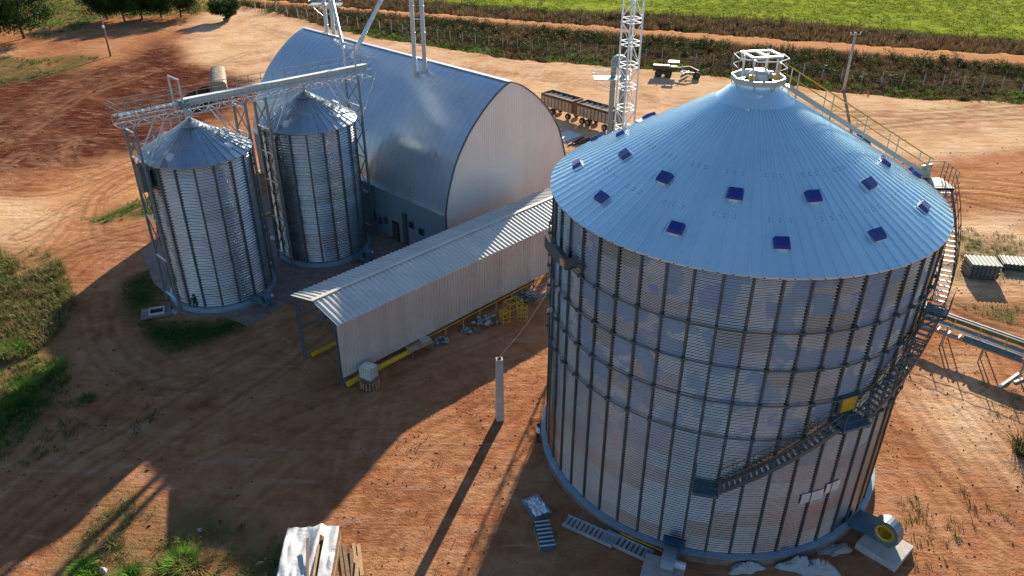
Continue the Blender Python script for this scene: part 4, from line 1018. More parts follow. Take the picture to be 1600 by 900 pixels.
def fan(loc, ang, label, pad=True, sc_=1.0, ring='yellow', body='fanbody'):
    t = thing('aeration_fan', label, 'fan', loc, ang, 'aeration fans at the silo bases')
    if pad: MB().box((.3, -.25, .18), (2.5, 2.4, .5)).build('fan_pad', 'concrete_pole', t)
    z = 1.35; n = 22; b = MB(); out = []
    for i in range(n): a = 2 * math.pi * i / n; r = .82 + .12 * (i / n); out.append((r * math.cos(a) + .1, r * math.sin(a)))
    b.add([(x, -.38, z + y) for x, y in out] + [(x, .38, z + y) for x, y in out], [(i, (i + 1) % n, n + (i + 1) % n, n + i) for i in range(n)])
    b.add([(x, -.38, z + y) for x, y in out] + [(x * .62 + .04, -.38, z + y * .62) for x, y in out], [(i, n + i, n + (i + 1) % n, (i + 1) % n) for i in range(n)])
    b.add([(x, .38, z + y) for x, y in out], [tuple(range(n))])
    b.build('fan_housing', body, t)
    MB().lathe([(.42, .36), (.52, .42), (.58, .42), (.58, .34), (.52, .3), (.4, -.3), (.0, -.32)], 24).build('inlet_ring', ring, t).matrix_local = Matrix.Translation((.1, 0, z)) @ Matrix.Rotation(R(90), 4, 'X')
    b = MB(); b.tube((.1, .38, z), (.1, 1.0, z), .24, 12); b.build('motor', 'white_pipe', t)
    b = MB(); b.add([(-.3, -.36, z - .75), (-.3, .36, z - .75), (-.3, .36, z + .3), (-.3, -.36, z + .3), (-1.9, -.6, z - .9), (-1.9, .6, z - .9), (-1.9, .6, z - .2), (-1.9, -.6, z - .2)], [(0, 1, 2, 3), (0, 4, 5, 1), (1, 5, 6, 2), (2, 6, 7, 3), (3, 7, 4, 0), (4, 7, 6, 5)])
    b.box((-1.9, 0, z - .55), (.08, 1.35, .85)); b.build('air_duct', 'blue_dark', t)
    b = MB()
    for s in (-1, 1): b.box((.1, s * .3, .65), (1.1, .08, .5))
    b.build('fan_frame', 'stiff', t); t.scale = (sc_,) * 3; return t
a_ = R(-48); fan((AX + 13.6 * math.cos(a_), AY + 13.6 * math.sin(a_), 0), a_, 'round blower with yellow inlet ring on a sunlit pad, right foot of the huge silo')
a_ = R(-110.5); fan((AX + 13.4 * math.cos(a_), AY + 13.4 * math.sin(a_), 0), a_, 'shaded blue blower at the near foot of the huge silo beside the lying stair sections')
a_ = R(-38); fan((-28.29 + 6.7 * math.cos(a_), 66.18 + 6.7 * math.sin(a_), .05), a_, 'small blower at the foot of the left slender silo', False, .8, 'stiff', 'blue_dark')
a_ = R(-38); fan((-20.35 + 6.7 * math.cos(a_), 75.07 + 6.7 * math.sin(a_), .05), a_, 'small blower at the foot of the slender silo next to the shed roof', False, .8, 'stiff', 'blue_dark')
# conveyor at right
def gp(px, z): p = at(*px, z); return Vector((p[0], p[1], z))
A0, A1 = gp((1452, 483), 2.1), gp((1600, 535), 2.1); d_ = (A1 - A0).normalized(); A0 = A0 - d_ * 14; A1 = A0 + d_ * 31; nrm = Vector((d_.y, -d_.x, 0))
t = thing('ground_conveyor', 'low raised conveyor with yellow rail posts and blue tube running right from the huge silo', 'conveyor', (A0.x, A0.y, 0), math.atan2(d_.y, d_.x)); L = 31
b = MB(); b.box((L / 2, 0, 2.0), (L, .45, .4)); b.build('trough', 'stiff', t)
b = MB(); b.box((L / 2, .16, 2.24), (L, .1, .05)); b.build('trough_lid', 'white_pipe', t)
b = MB(); b.box((L / 2, -.95, 1.75), (L, .75, .05)); b.build('walkway', 'galv_dark', t)
b = MB(); 
for h in (2.25, 2.75): b.tube((0, -1.3, h), (L, -1.3, h), .03, 5)
for i in range(16): b.bar((.5 + i * 2, -1.3, 1.7), (.5 + i * 2, -1.3, 2.8), .07)
b.build('handrail', 'yellow', t)
b = MB(); b.box((L / 2, -2.0, 1.35), (L, .12, .14)); b.box((L / 2, -1.6, 1.35), (L, .1, .12)); b.build('frame_beam', 'galv_dark', t)
rl = MB().tube((0, -2.15, 1.6), (0, -1.5, 1.6), .07, 8).mesh('roller')
for i in range(36):
    if not 17.5 < .3 + i * .85 < 22.1: link('roller', rl, 'white_pipe', t, (.3 + i * .85, 0, 0))
MB().tube((17.6, -1.85, 1.65), (22.0, -1.85, 1.65), .24, 16).build('cover_tube', 'blue_dark', t)
b = MB()
for i in range(10):
    for y in (.1, -1.3, -2.0): b.bar((.6 + i * 3.1, y, -.2), (.6 + i * 3.1, y, 1.8), .09)
b.build('trestle', 'galv_dark', t, kind='stuff')
def beam(px, qx, w_, h, mat, label, name='steel_beam', cat='beam', z0=None):
    p = gp(px, h / 2); q = gp(qx, h / 2); p.z += gz_at(p.x, p.y); q.z += gz_at(q.x, q.y)
    c = (p + q) / 2; t_ = MB().bar(p - c, q - c, w_, h).build(name, mat, None, loc=c); tag(t_, label, cat); return t_
beam((1562, 603), (1592, 582), .2, .12, 'white_steel', 'pale beam lying on red earth at right, the left one of two')
beam((1585, 596), (1618, 583), .2, .12, 'white_steel', 'pale beam lying at the right edge, the right one of two')
# ladders, stair sections, panels by the silo
def lying_stair(p, q, w_, label, rail=True):
    p = gp(p, .25); q = gp(q, .25); c = (p + q) / 2; a = math.atan2(q.y - p.y, q.x - p.x); L = (q - p).length
    t = thing('stair_section', label, 'stair section', (c.x, c.y, 0), a, 'stair sections lying by the huge silo')
    b = MB()
    for s in (-1, 1): b.box((0, s * w_ / 2, .22), (L, .05, .26))
    b.build('stringer', 'galv', t, kind='stuff'); me = MB().box((0, 0, 0), (.2, w_ - .06, .035)).mesh('step'); n = int(L / .3)
    for i in range(n): o = link('step', me, 'galv', t, (-L / 2 + (i + .5) * L / n, 0, .24)); o.rotation_euler = (0, R(35), 0)
    if rail: MB().bar((-L / 4, w_ / 2 + .12, .4), (L / 2 + .4, w_ / 2 + .2, .4), .06).build('handrail', 'yellow', t)
lying_stair((883, 812), (960, 846), .85, 'grey stair section lying flat at the silo foot, the farther left of two', False)
lying_stair((945, 836), (1018, 870), .85, 'grey stair section with yellow rail lying at the silo foot, nearer the blower')
def panel_pile(px, ang, n, L, Wd, mat, label, mat2=None):
    x, y, z = on(*px); t = thing('panel_pile', label, 'panels', (x, y, z), ang)
    for k in range(n): MB().box((random.uniform(-.08, .08), random.uniform(-.06, .06), .08 + .09 * k), (L, Wd, .06), random.uniform(-.03, .03)).build('panel', mat, t)
    if mat2:
        for k in range(7): MB().box((-L / 2 + L * (k + .5) / 7, 0, .1 + .09 * n), (.1, Wd * .98, .07)).build('slat', mat2, t)
    return t
t = panel_pile((838, 796), R(118), 2, 1.9, 1.3, 'galv_dark', 'grey tray heaped with shiny crumpled sheet at the silo foot')
V_ = []; n = 12
for i in range(n + 1):
    for j in range(n + 1): V_.append((-.8 + 1.5 * i / n, -.5 + 1.0 * j / n, .35 + random.uniform(-.1, .1)))
MB().add(V_, [(i * (n + 1) + j, (i + 1) * (n + 1) + j, (i + 1) * (n + 1) + j + 1, i * (n + 1) + j + 1) for i in range(n) for j in range(n)]).build('crumpled_sheet', 'white_pipe', t)
t = panel_pile((851, 838), R(-81), 2, 2.3, 1.0, 'blue_dark', 'slatted blue-grey panel lying beside the tray at the silo foot', 'galv')
MB().box((.0, -.55, .15), (2.3, .06, .1)).build('edge_strip', 'yellow', t)
# crumpled tarps
def heap(px, rx, ry, h, mat, label, ang=0, seed=0, name='crumpled_tarp', cat='tarp'):
    x, y, z = on(*px); n = 26; V_ = []
    for i in range(n + 1):
        r = i / n
        for j in range(36):
            a = 2 * math.pi * j / 36; e = 1 + .22 * math.sin(2 * a + seed) + .16 * math.sin(5 * a + seed * 2)
            X_, Y_ = rx * r * e * math.cos(a), ry * r * e * math.sin(a)
            k = float(fbm(np.array([X_]), np.array([Y_]), 1.6, 40 + seed)[0]); k2 = abs(float(vnoise(np.array([X_ * 4]), np.array([Y_ * 2.6]), 60 + seed)[0]) - .5)
            k3 = abs(float(vnoise(np.array([X_ * 9 + Y_ * 3]), np.array([Y_ * 5]), 70 + seed)[0]) - .5)
            V_.append((X_, Y_, max(.01, h * (1 - r ** 3) * (.15 + 1.0 * k) + .8 * h * k2 * (1 - r) + .5 * h * k3 * (1 - r * r))))
    F_ = [(i * 36 + j, i * 36 + (j + 1) % 36, (i + 1) * 36 + (j + 1) % 36, (i + 1) * 36 + j) for i in range(n) for j in range(36)]
    F_ = [f[::-1] for f in F_]
    o = MB().add(V_, F_).build(name, mat, None, smooth=True, loc=(x, y, z), rz=ang); tag(o, label, cat); return o
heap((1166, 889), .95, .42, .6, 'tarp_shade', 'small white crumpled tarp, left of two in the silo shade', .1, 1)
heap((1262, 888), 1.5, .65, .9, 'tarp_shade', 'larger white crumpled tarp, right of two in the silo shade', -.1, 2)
heap((1305, 858), 1.0, .5, .25, 'concrete', 'spilled grey cement patch beside the silo foundation', .4, 3, 'cement_spill', 'spill')
heap((428, 373), .7, .4, .5, 'tarp_white', 'small white bundle on the concrete between the slender silos', .2, 4, 'white_bundle', 'bundle')
# tarp covered timber stack at the bottom edge
x, y, z = on(487, 893); t = thing('covered_timber_stack', 'timber stack under a creased white tarp at the bottom edge', 'timber stack', (x, y, z), R(4))
LX, LY, TH_ = 3.2, 5.0, 1.0
for i in range(8):
    for k in range(4):
        MB().box((-LX / 2 + .2 + i * .39, random.uniform(-.12, .12), .1 + k * .2), (.33, LY, .15), random.uniform(-.01, .01)).build('board', 'wood' if (i + k) % 3 else 'plank', t)
n, m_ = 40, 44; V_ = []
for i in range(n + 1):
    for j in range(m_ + 1):
        u_ = -LX / 2 - .12 + (LX - .05) * i / n; v_ = -LY / 2 - .15 + (LY + .3) * j / m_
        if j > m_ - 6: v_ -= .05 * math.sin(i * .7) + .05
        zz_ = TH_ + .08 + .1 * math.sin(u_ * 3.1 + .4 * v_) * (.5 + .5 * math.sin(v_ * 1.1)) + .14 * abs(float(vnoise(np.array([u_ * 2.4]), np.array([v_ * .9]), 5)[0]) - .5) * 2
        zz_ += .22 * math.exp(-((u_ - .1 - .12 * v_) / .22) ** 2)
        V_.append((u_, v_, zz_))
F_ = [(i * (m_ + 1) + j, (i + 1) * (m_ + 1) + j, (i + 1) * (m_ + 1) + j + 1, i * (m_ + 1) + j + 1) for i in range(n) for j in range(m_) if not (26 < i < 30 and 10 < j < 36)]
# hanging left and right edges
o = len(V_); 
for j in range(m_ + 1): p = V_[j]; V_.append((p[0] - .06, p[1], .25 + .1 * math.sin(j)))
F_ += [(j, j + 1, o + j + 1, o + j) for j in range(m_)]
MB().add(V_, F_).build('white_tarp_cover', 'tarp_white', t, smooth=True)
MB().bar((.25, -2.2, TH_ + .35), (-.3, 1.4, TH_ + .42), .16, .07).build('weight_board', 'wood', t)
MB().bar((.5, -2.2, TH_ + .33), (.45, .9, TH_ + .35), .13, .06).build('weight_board', 'plank', t)
pl = [((538, 905), (531, 852)), ((545, 905), (537, 850)), ((552, 905), (549, 858)), ((560, 905), (552, 848)), ((566, 900), (560, 850)), ((556, 912), (560, 872))]
lbs = ['narrow weathered plank touching the right side of the tarped stack', 'grey weathered plank second from the tarped stack', 'plank third from the tarped stack, with a short cut end', 'long light sawn plank fourth from the tarped stack', 'outermost light sawn plank to the right of the tarped stack', 'short plank slanting over the loose outer planks']
for i, ((p, q), lb) in enumerate(zip(pl, lbs)):
    o = beam(p, q, .22, .07, 'plank' if i > 2 else 'wood', lb, 'loose_plank', 'plank'); o.location.z += .03 * (i % 3) + (.12 if i == 5 else 0); o['group'] = 'loose planks beside the tarped stack'
# water container on a drum
x, y, z = on(578, 601); t = thing('cable_drum', 'low slatted wooden drum lying under the white container by the shed', 'cable drum', (x, y, z))
for zq, ri in ((.08, 0), (.6, .36)): MB().lathe([(ri, zq - .03), (.7, zq - .03), (.7, zq + .03), (ri, zq + .03), (ri, zq - .03)], 24).build('drum_flange', 'wood', t)
for i in range(18): a = i * math.pi / 9; MB().box((.76 * math.cos(a), .76 * math.sin(a), .34), (.1, .09, .6), a).build('stave', 'plank', t)
t = thing('liquid_container', 'white plastic liquid container in a wire cage standing on the slatted drum by the shed', 'container', (x - .02, y + .12, z + .66), R(-28))
b = MB(); b.box((0, 0, .08), (1.2, 1.0, .14)); b.build('pallet', 'wood', t)
b = MB(); b.box((0, 0, .68), (1.1, .92, 1.0)); b.lathe([(0, 1.26), (.16, 1.25), (.18, 1.17)], 12); b.box((.2, 0, 1.2), (.3, .7, .05)); b.build('tank', 'hdpe', t)
b = MB()
for i in range(6):
    zq = .22 + i * .19
    for s in (-1, 1): b.bar((-.58, s * .49, zq), (.58, s * .49, zq), .04); b.bar((s * .58, -.49, zq), (s * .58, .49, zq), .04)
for i in range(6):
    xq = -.58 + 1.16 * i / 5; yq = -.49 + .98 * i / 5
    for s in (-1, 1): b.bar((xq, s * .49, .15), (xq, s * .49, 1.2), .03); b.bar((s * .58, yq, .15), (s * .58, yq, 1.2), .03)
for s in (-.25, .25): b.bar((-.58, s, 1.21), (.58, s, 1.21), .04)
b.build('wire_cage', 'galv', t)
# workbench, pallets and scrap beside the shed
x, y, z = on(656, 549); t = thing('work_table', 'low work table with reddish-brown sheet top beside the shed wall', 'table', (x, y, z), R(42))
MB().box((0, 0, .82), (2.3, 1.0, .07)).build('table_top', 'rust', t); MB().box((.7, .1, .95), (.8, .7, .18)).build('tool_tray', 'galv', t)
for sx in (-1, 1):
    for sy in (-1, 1): MB().box((sx * 1.0, sy * .4, .39), (.08, .08, .8)).build('leg', 'galv_dark', t)
def scrap(px, n, rad, h, label, mats=('galv', 'galv_dark', 'stiff'), name='scrap_pile', L0=1.2):
    x, y, z = on(*px); t = thing(name, label, 'metal parts', (x, y, z))
    for m_ in mats:
        b = MB()
        for i in range(n):
            c = Vector((random.gauss(0, rad * .45), random.gauss(0, rad * .35), random.uniform(.05, h))); a = random.uniform(0, math.pi); L_ = random.uniform(.3, L0); d = Vector((math.cos(a), math.sin(a), random.uniform(-.2, .2))) * L_ / 2
            if random.random() < .5: b.bar(c - d, c + d, random.uniform(.05, .14), random.uniform(.04, .1))
            else: b.box(c, (random.uniform(.15, .5), random.uniform(.1, .4), random.uniform(.05, .2)), a)
        b.build('metal_piece', m_, t, kind='stuff')
    return t
t = scrap((691, 533), 14, .55, .4, 'wooden pallet loaded with grey steel fittings beside the shed', L0=.6, name='loaded_pallet')
for i in range(5): MB().box((-.5 + i * .25, 0, .06), (.14, 1.1, .05)).build('pallet_board', 'wood', t)
scrap((757, 503), 22, 1.0, .5, 'loose heap of grey steel brackets left of the yellow stands', L0=1.6)
scrap((820, 468), 34, 1.2, .8, 'large tangle of grey steel frames heaped behind the yellow cage', L0=2.2)
scrap((730, 515), 6, .8, .15, 'a few grey bars lying flat between pallet and bracket heap', L0=1.8)
def frame_box(px, lx, ly, h, mat, label, name, cat, ang, nb=3, zb=0):
    x, y, z = on(*px); t = thing(name, label, cat, (x, y, z), ang)
    b = MB()
    for sx in (-1, 1):
        for sy in (-1, 1): b.bar((sx * lx / 2, sy * ly / 2, zb), (sx * lx / 2, sy * ly / 2, h), .06)
    b.build('upright', mat, t, kind='stuff'); b = MB()
    for k in range(nb):
        zq = h - (h - .15) * k / max(1, nb - 1)
        for s in (-1, 1): b.bar((-lx / 2, s * ly / 2, zq), (lx / 2, s * ly / 2, zq), .05); b.bar((s * lx / 2, -ly / 2, zq), (s * lx / 2, ly / 2, zq), .05)
    b.build('rail_frame', mat, t, kind='stuff'); b = MB()
    for i in range(4): b.bar((-lx / 2 + lx * (i + .5) / 4, -ly / 2, h), (-lx / 2 + lx * (i + .5) / 4, ly / 2, h), .04)
    b.build('top_bars', mat, t, kind='stuff'); return t
beam((403, 341), (431, 329), .3, .3, 'yellow', 'thick yellow bar lying low between the two slender silos', 'yellow_guard', 'guard rail')
beam((398, 271), (416, 262), .3, .3, 'yellow', 'yellow bar farther back, glimpsed between the slender silos', 'yellow_guard', 'guard rail')
frame_box((789, 502), .7, .6, 1.15, 'yellow', 'small yellow steel stand left of the big yellow cage', 'steel_stand', 'stand', .5)
frame_box((802, 490), 1.5, .9, 1.5, 'yellow', 'tall yellow cage frame tucked against the scrap heap', 'steel_cage', 'cage', .7)
x, y, z = on(816, 497); t = thing('ladder_cage', 'round yellow ladder cage section standing on end, right of the yellow frames', 'cage', (x, y, z))
b = MB()
for zq in (.05, .5, .95, 1.4): b.path([(.5 * math.cos(a), .5 * math.sin(a), zq) for a in np.linspace(0, 2 * math.pi, 13)], .022, 5)
b.build('hoop', 'yellow', t, kind='stuff'); b = MB()
for i in range(7): a = i * 2 * math.pi / 7; b.tube((.5 * math.cos(a), .5 * math.sin(a), 0), (.5 * math.cos(a), .5 * math.sin(a), 1.45), .022, 5)
b.build('vertical_bar', 'yellow', t, kind='stuff')
frame_box((846, 462), 2.4, 1.0, .9, 'galv', 'long grey steel rack partly hidden by the huge silo', 'steel_rack', 'rack', R(40))
# manhole, slab, white sheet, sleepers
x, y, z = on(244, 489); t = thing('drain_box', 'square concrete drain box with open dark pit on the lawn edge', 'drain', (x, y, .04), R(20))
b = MB(); b.box((0, 0, .03), (2.6, 1.9, .1)); b.build('slab', 'dirty_conc', t); b = MB()
for s in (-1, 1): b.box((.1, s * .55, .16), (1.35, .14, .22)); b.box((.1 + s * .62, 0, .16), (.14, .98, .218))
b.build('rim', 'concrete_pole', t); MB().box((.1, 0, .09), (1.1, .96, .04)).build('pit', 'dark', t)
beam((268, 489), (287, 477), .9, .08, 'ledge', 'pale grey metal sheet lying beside the drain box', 'metal_sheet', 'sheet')
x, y, z = on(893, 213); o = MB().box((0, 0, .12), (4.2, 3.0, .12), R(46)).build('white_sheet', 'tarp_white', None, loc=(x - .8, y, z)); tag(o, 'flat white sheet on the ground between warehouse gable and trailers', 'sheet')
for i, lb in enumerate(('dark beam lying nearest the white sheet', 'dark beam second from the white sheet', 'dark beam third from the white sheet', 'dark beam farthest right of the white sheet')):
    o = beam((888 + i * 8, 226 - i * 1), (912 + i * 9, 214 - i * .2 + i * 2), .25, .25, 'rust_dark', lb + ', by the gable', 'dark_beam'); o['group'] = 'dark beams by the warehouse gable'
# ================================================================== PEOPLE
def person(loc, ang, label, shirt, trousers, s=1.72):
    t = thing('person', label, 'person', loc, ang); k = s / 1.75
    J = {'pel': (0, 0, .95), 'sp': (0, 0, 1.15), 'ch': (0, .01, 1.36), 'nk': (0, .0, 1.49), 'hb': (0, .015, 1.58), 'ht': (0, .02, 1.7)}
    rad = {'pel': (.15, .11), 'sp': (.13, .1), 'ch': (.155, .11), 'nk': (.055, .055), 'hb': (.075, .085), 'ht': (.07, .085)}
    ed = [('pel', 'sp'), ('sp', 'ch'), ('ch', 'nk'), ('nk', 'hb'), ('hb', 'ht')]
    for sd_, q in (('l', -1), ('r', 1)):
        J.update({sd_ + 'hip': (q * .1, 0, .9), sd_ + 'kn': (q * .12, .02, .5), sd_ + 'an': (q * .14, -.01, .09), sd_ + 'to': (q * .16, .16, .04),
                  sd_ + 'sh': (q * .18, 0, 1.42), sd_ + 'el': (q * .26, -.02, 1.14), sd_ + 'wr': (q * .25, .08, .9), sd_ + 'pa': (q * .25, .1, .83)})
        rad.update({sd_ + 'hip': (.095, .1), sd_ + 'kn': (.06, .06), sd_ + 'an': (.042, .045), sd_ + 'to': (.04, .03), sd_ + 'sh': (.065, .065), sd_ + 'el': (.043, .043), sd_ + 'wr': (.028, .03), sd_ + 'pa': (.04, .022)})
        ed += [('pel', sd_ + 'hip'), (sd_ + 'hip', sd_ + 'kn'), (sd_ + 'kn', sd_ + 'an'), (sd_ + 'an', sd_ + 'to'), ('ch', sd_ + 'sh'), (sd_ + 'sh', sd_ + 'el'), (sd_ + 'el', sd_ + 'wr'), (sd_ + 'wr', sd_ + 'pa')]
        for f, (dy, dz, ln) in enumerate(((-.03, -.075, 1), (-.01, -.085, 1), (.012, -.08, 1), (.032, -.065, 1), (.05, -.02, .8))):
            n1, n2 = sd_ + 'f%da' % f, sd_ + 'f%db' % f; px_, py_, pz_ = J[sd_ + 'pa']
            J[n1] = (px_, py_ + dy, pz_ + dz * .6); J[n2] = (px_ - q * .015, py_ + dy * 1.1 + .015, pz_ + dz * 1.1); rad[n1] = (.011, .011); rad[n2] = (.008, .008)
            ed += [(sd_ + 'pa', n1), (n1, n2)]
    names = list(J); me = bpy.data.meshes.new('body'); me.from_pydata([tuple(c * k for c in J[n]) for n in names], [(names.index(a), names.index(b_)) for a, b_ in ed], [])
    o = bpy.data.objects.new('body', me); COL.objects.link(o); o.parent = t
    md = o.modifiers.new('Skin', 'SKIN'); 
    for i, n in enumerate(names): me.skin_vertices[0].data[i].radius = tuple(r * k for r in rad[n])
    me.skin_vertices[0].data[0].use_root = True
    sb_ = o.modifiers.new('Sub', 'SUBSURF'); sb_.levels = sb_.render_levels = 2
    dg = bpy.context.evaluated_depsgraph_get(); m2 = bpy.data.meshes.new_from_object(o.evaluated_get(dg)); o.modifiers.clear(); o.data = m2; m2.name = 'body'
    m2.materials.clear()
    for m_ in ('skin', shirt, trousers, 'rubber'): m2.materials.append(M[m_])
    for p in m2.polygons:
        c = p.center / k; p.use_smooth = True
        p.material_index = 3 if c.z < .1 else 2 if c.z < .98 and abs(c.x) < .2 else 1 if c.z < 1.47 and not (c.z < .93) else 0
    hb_ = MB().lathe([(0, 1.79), (.06, 1.775), (.092, 1.72), (.098, 1.66), (.09, 1.6)], 14, (0, -.012, 0)); h_ = hb_.build('hair', 'hair', t, smooth=True); h_.scale = (k, k, k)
    b = MB(); b.box((0, .108, 1.63), (.02, .03, .04)); b.build('nose', 'skin', t).scale = (k, k, k)
    b = MB()
    for q in (-1, 1): b.box((q * .032, .098, 1.655), (.022, .012, .012))
    b.box((0, .1, 1.585), (.045, .01, .01)); b.build('eyes_and_mouth', 'hair', t, kind='stuff').scale = (k, k, k)
    return t
x, y, z = at(307, 486); person((x, y, .05), R(200), 'person in dark clothes standing in front of the left slender silo', 'cloth_dark', 'cloth_dark')
x, y, z = at(840, 691); person((x, y, 0), R(-60), 'person in white shirt and dark trousers half hidden by the huge silo', 'cloth_white', 'cloth_dark')
# ================================================================== VEGETATION
def inpoly(P_, poly):
    ins = np.zeros(len(P_), bool); n = len(poly)
    for i in range(n):
        a = poly[i]; b_ = poly[(i + 1) % n]; dy = b_[1] - a[1]; dy = dy if abs(dy) > 1e-9 else 1e-9
        ins ^= ((a[1] <= P_[:, 1]) != (b_[1] <= P_[:, 1])) & (P_[:, 0] < a[0] + (P_[:, 1] - a[1]) * (b_[0] - a[0]) / dy)
    return ins
def sample(poly, dens, rng=RNG, clump=None, thr=.45, seed=0):
    lo, hi = poly.min(0), poly.max(0); n = int((hi - lo).prod() * dens); p = lo + rng.random((n, 2)) * (hi - lo); p = p[inpoly(p, poly)]
    if clump: k = fbm(p[:, 0], p[:, 1], clump, 50 + seed); p = p[(k + .25 * (rng.random(len(p)) - .5)) > thr]
    return p
def ZGv(p):
    i = np.clip(np.searchsorted(gx, p[:, 0]), 1, len(gx) - 1); j = np.clip(np.searchsorted(gy, p[:, 1]), 1, len(gy) - 1); return ZG[j, i]
def blades(name, pts, nb, h, spread, wd, mat, tint, label=None, cat=None, lean=.5, tv=.18, loc=None, group=None, kind='stuff', zoff=None):
    """bent grass blades, nb per tuft"""
    n = len(pts) * nb; rng = RNG; base = np.repeat(pts, nb, 0); z = np.repeat(ZGv(pts) if zoff is None else np.zeros(len(pts)), nb)
    th = np.repeat(h * (.6 + .8 * rng.random(len(pts))), nb) * (.6 + .6 * rng.random(n)); a = rng.random(n) * 2 * np.pi; r = spread * np.sqrt(rng.random(n))
    bx = base[:, 0] + r * np.cos(a); by = base[:, 1] + r * np.sin(a); ln = lean * (.3 + rng.random(n)) * th * (.3 + r / max(spread, 1e-3)); b2 = a + rng.normal(0, .5, n)
    dx, dy = np.cos(b2), np.sin(b2); px_, py_ = -dy, dx; w2 = wd * (.6 + .8 * rng.random(n)) / 2; V_ = np.zeros((n, 5, 3), np.float32)
    V_[:, 0] = np.stack([bx - px_ * w2, by - py_ * w2, z - .05], 1); V_[:, 1] = np.stack([bx + px_ * w2, by + py_ * w2, z - .05], 1)
    mx, my = bx + dx * ln * .35, by + dy * ln * .35
    V_[:, 2] = np.stack([mx - px_ * w2, my - py_ * w2, z + th * .6], 1); V_[:, 3] = np.stack([mx + px_ * w2, my + py_ * w2, z + th * .6], 1)
    V_[:, 4] = np.stack([bx + dx * ln, by + dy * ln, z + th * (1 - .25 * lean)], 1)
    o = np.arange(n)[:, None, None] * 5; F_ = (np.array([[0, 1, 3], [0, 3, 2], [2, 3, 4]])[None] + o).reshape(-1, 3)
    tn = np.clip(np.repeat(tint + tv * rng.normal(0, 1, len(pts)), nb) + .08 * rng.normal(0, 1, n), 0, 1)
    me = np_mesh(name, V_.reshape(-1, 3), F_, np.repeat(tn, 5)); ob = link(name, me, mat, loc=loc, kind=kind); tag(ob, label, cat, group); return ob
def leafblob(pts, rad, nl, size, flat=.8, zc=None, seed=0, tint=.5, tv=.2):
    """leaf quads filling blobs; pts (n,3) centres, rad (n,)"""
    rng = np.random.default_rng(seed + 100); n = len(pts) * nl; c = np.repeat(pts, nl, 0); rr = np.repeat(rad, nl)
    d = rng.normal(0, 1, (n, 3)); d /= np.linalg.norm(d, axis=1)[:, None]; r = rr * (.35 + .65 * rng.random(n) ** .5) * (.8 + .35 * rng.random(n))
    p = c + d * r[:, None] * np.array([1, 1, flat]); nn = d + rng.normal(0, .6, (n, 3)); nn /= np.linalg.norm(nn, axis=1)[:, None]
    t1 = np.cross(nn, rng.normal(0, 1, (n, 3))); t1 /= np.linalg.norm(t1, axis=1)[:, None]; t2 = np.cross(nn, t1); s_ = (size * (.6 + .8 * rng.random(n)))[:, None]
    V_ = np.stack([p - t1 * s_, p - t2 * s_ * .5, p + t1 * s_, p + t2 * s_ * .5], 1); F_ = np.arange(n * 4).reshape(-1, 4)
    tn = np.clip(np.repeat(tint + tv * rng.normal(0, 1, len(pts)), nl) + .12 * rng.normal(0, 1, n), 0, 1)
    return V_.reshape(-1, 3), F_, np.repeat(tn, 4)
# trees at the upper left
def tree_meshes(seed, H_, Rc, nl=170):
    rg = random.Random(seed); b = MB(); cs = []; rs = []
    b.tube((0, 0, -.3), (rg.uniform(-.2, .2), rg.uniform(-.2, .2), H_ * .35), .3, 8, .2)
    for i in range(34):
        a = rg.uniform(0, 6.28); r = Rc * math.sqrt(rg.random()) * .82; z = H_ * (.24 + .6 * rg.random() * (1 - .35 * (r / Rc) ** 2)); c = (r * math.cos(a), r * math.sin(a), z); cs.append(c); rs.append(Rc * rg.uniform(.26, .4))
        if i % 2 == 0: b.tube((0, 0, H_ * rg.uniform(.2, .34)), (c[0] * .8, c[1] * .8, c[2]), .09, 5, .03)
    V_, F_, tn = leafblob(np.array(cs), np.array(rs), nl, .2, .75, seed=seed, tint=.5)
    return b.mesh('trunk', True), np_mesh('crown', V_, F_, tn)
TM = [tree_meshes(1, 10.5, 7.2, 330), tree_meshes(2, 11.5, 7.0, 330), tree_meshes(3, 6.4, 3.9, 260)]
def tree(px, k, s, ang, label):
    x, y, z = on(*px); t = thing('leafy_tree', label, 'tree', (x, y, z), ang, 'trees at the upper left'); t.scale = (s, s, s)
    link('trunk', TM[k][0], 'bark', t); link('crown', TM[k][1], 'leaf', t)
tree((38, 60), 0, 1.15, .3, 'big dark tree standing alone on grass at the upper left corner')
tree((-30, 62), 1, 1.1, 2.0, 'dark tree cut by the left edge beside the corner tree')
tree((168, 30), 0, .85, 1.3, 'leftmost tree of the dark row at the top')
tree((195, 33), 1, .8, 2.6, 'second tree from the left in the dark row at the top')
tree((222, 30), 0, .9, 4.0, 'third tree from the left in the dark row at the top')
tree((252, 27), 1, .85, 5.2, 'fourth tree from the left in the dark row at the top')
tree((283, 27), 0, .85, 3.1, 'rightmost tree of the dark row, edged in brighter green')
tree((354, 32), 2, .95, .8, 'small round-crowned tree alone on pale sand near the top')
x, y, z = on(354, 33); o = MB().box((0, 0, .35), (1.2, 1.2, .8)).build('tree_guard', 'wood', None, loc=(x, y, z)); tag(o, 'low square planter box round the small lone tree trunk', 'planter')
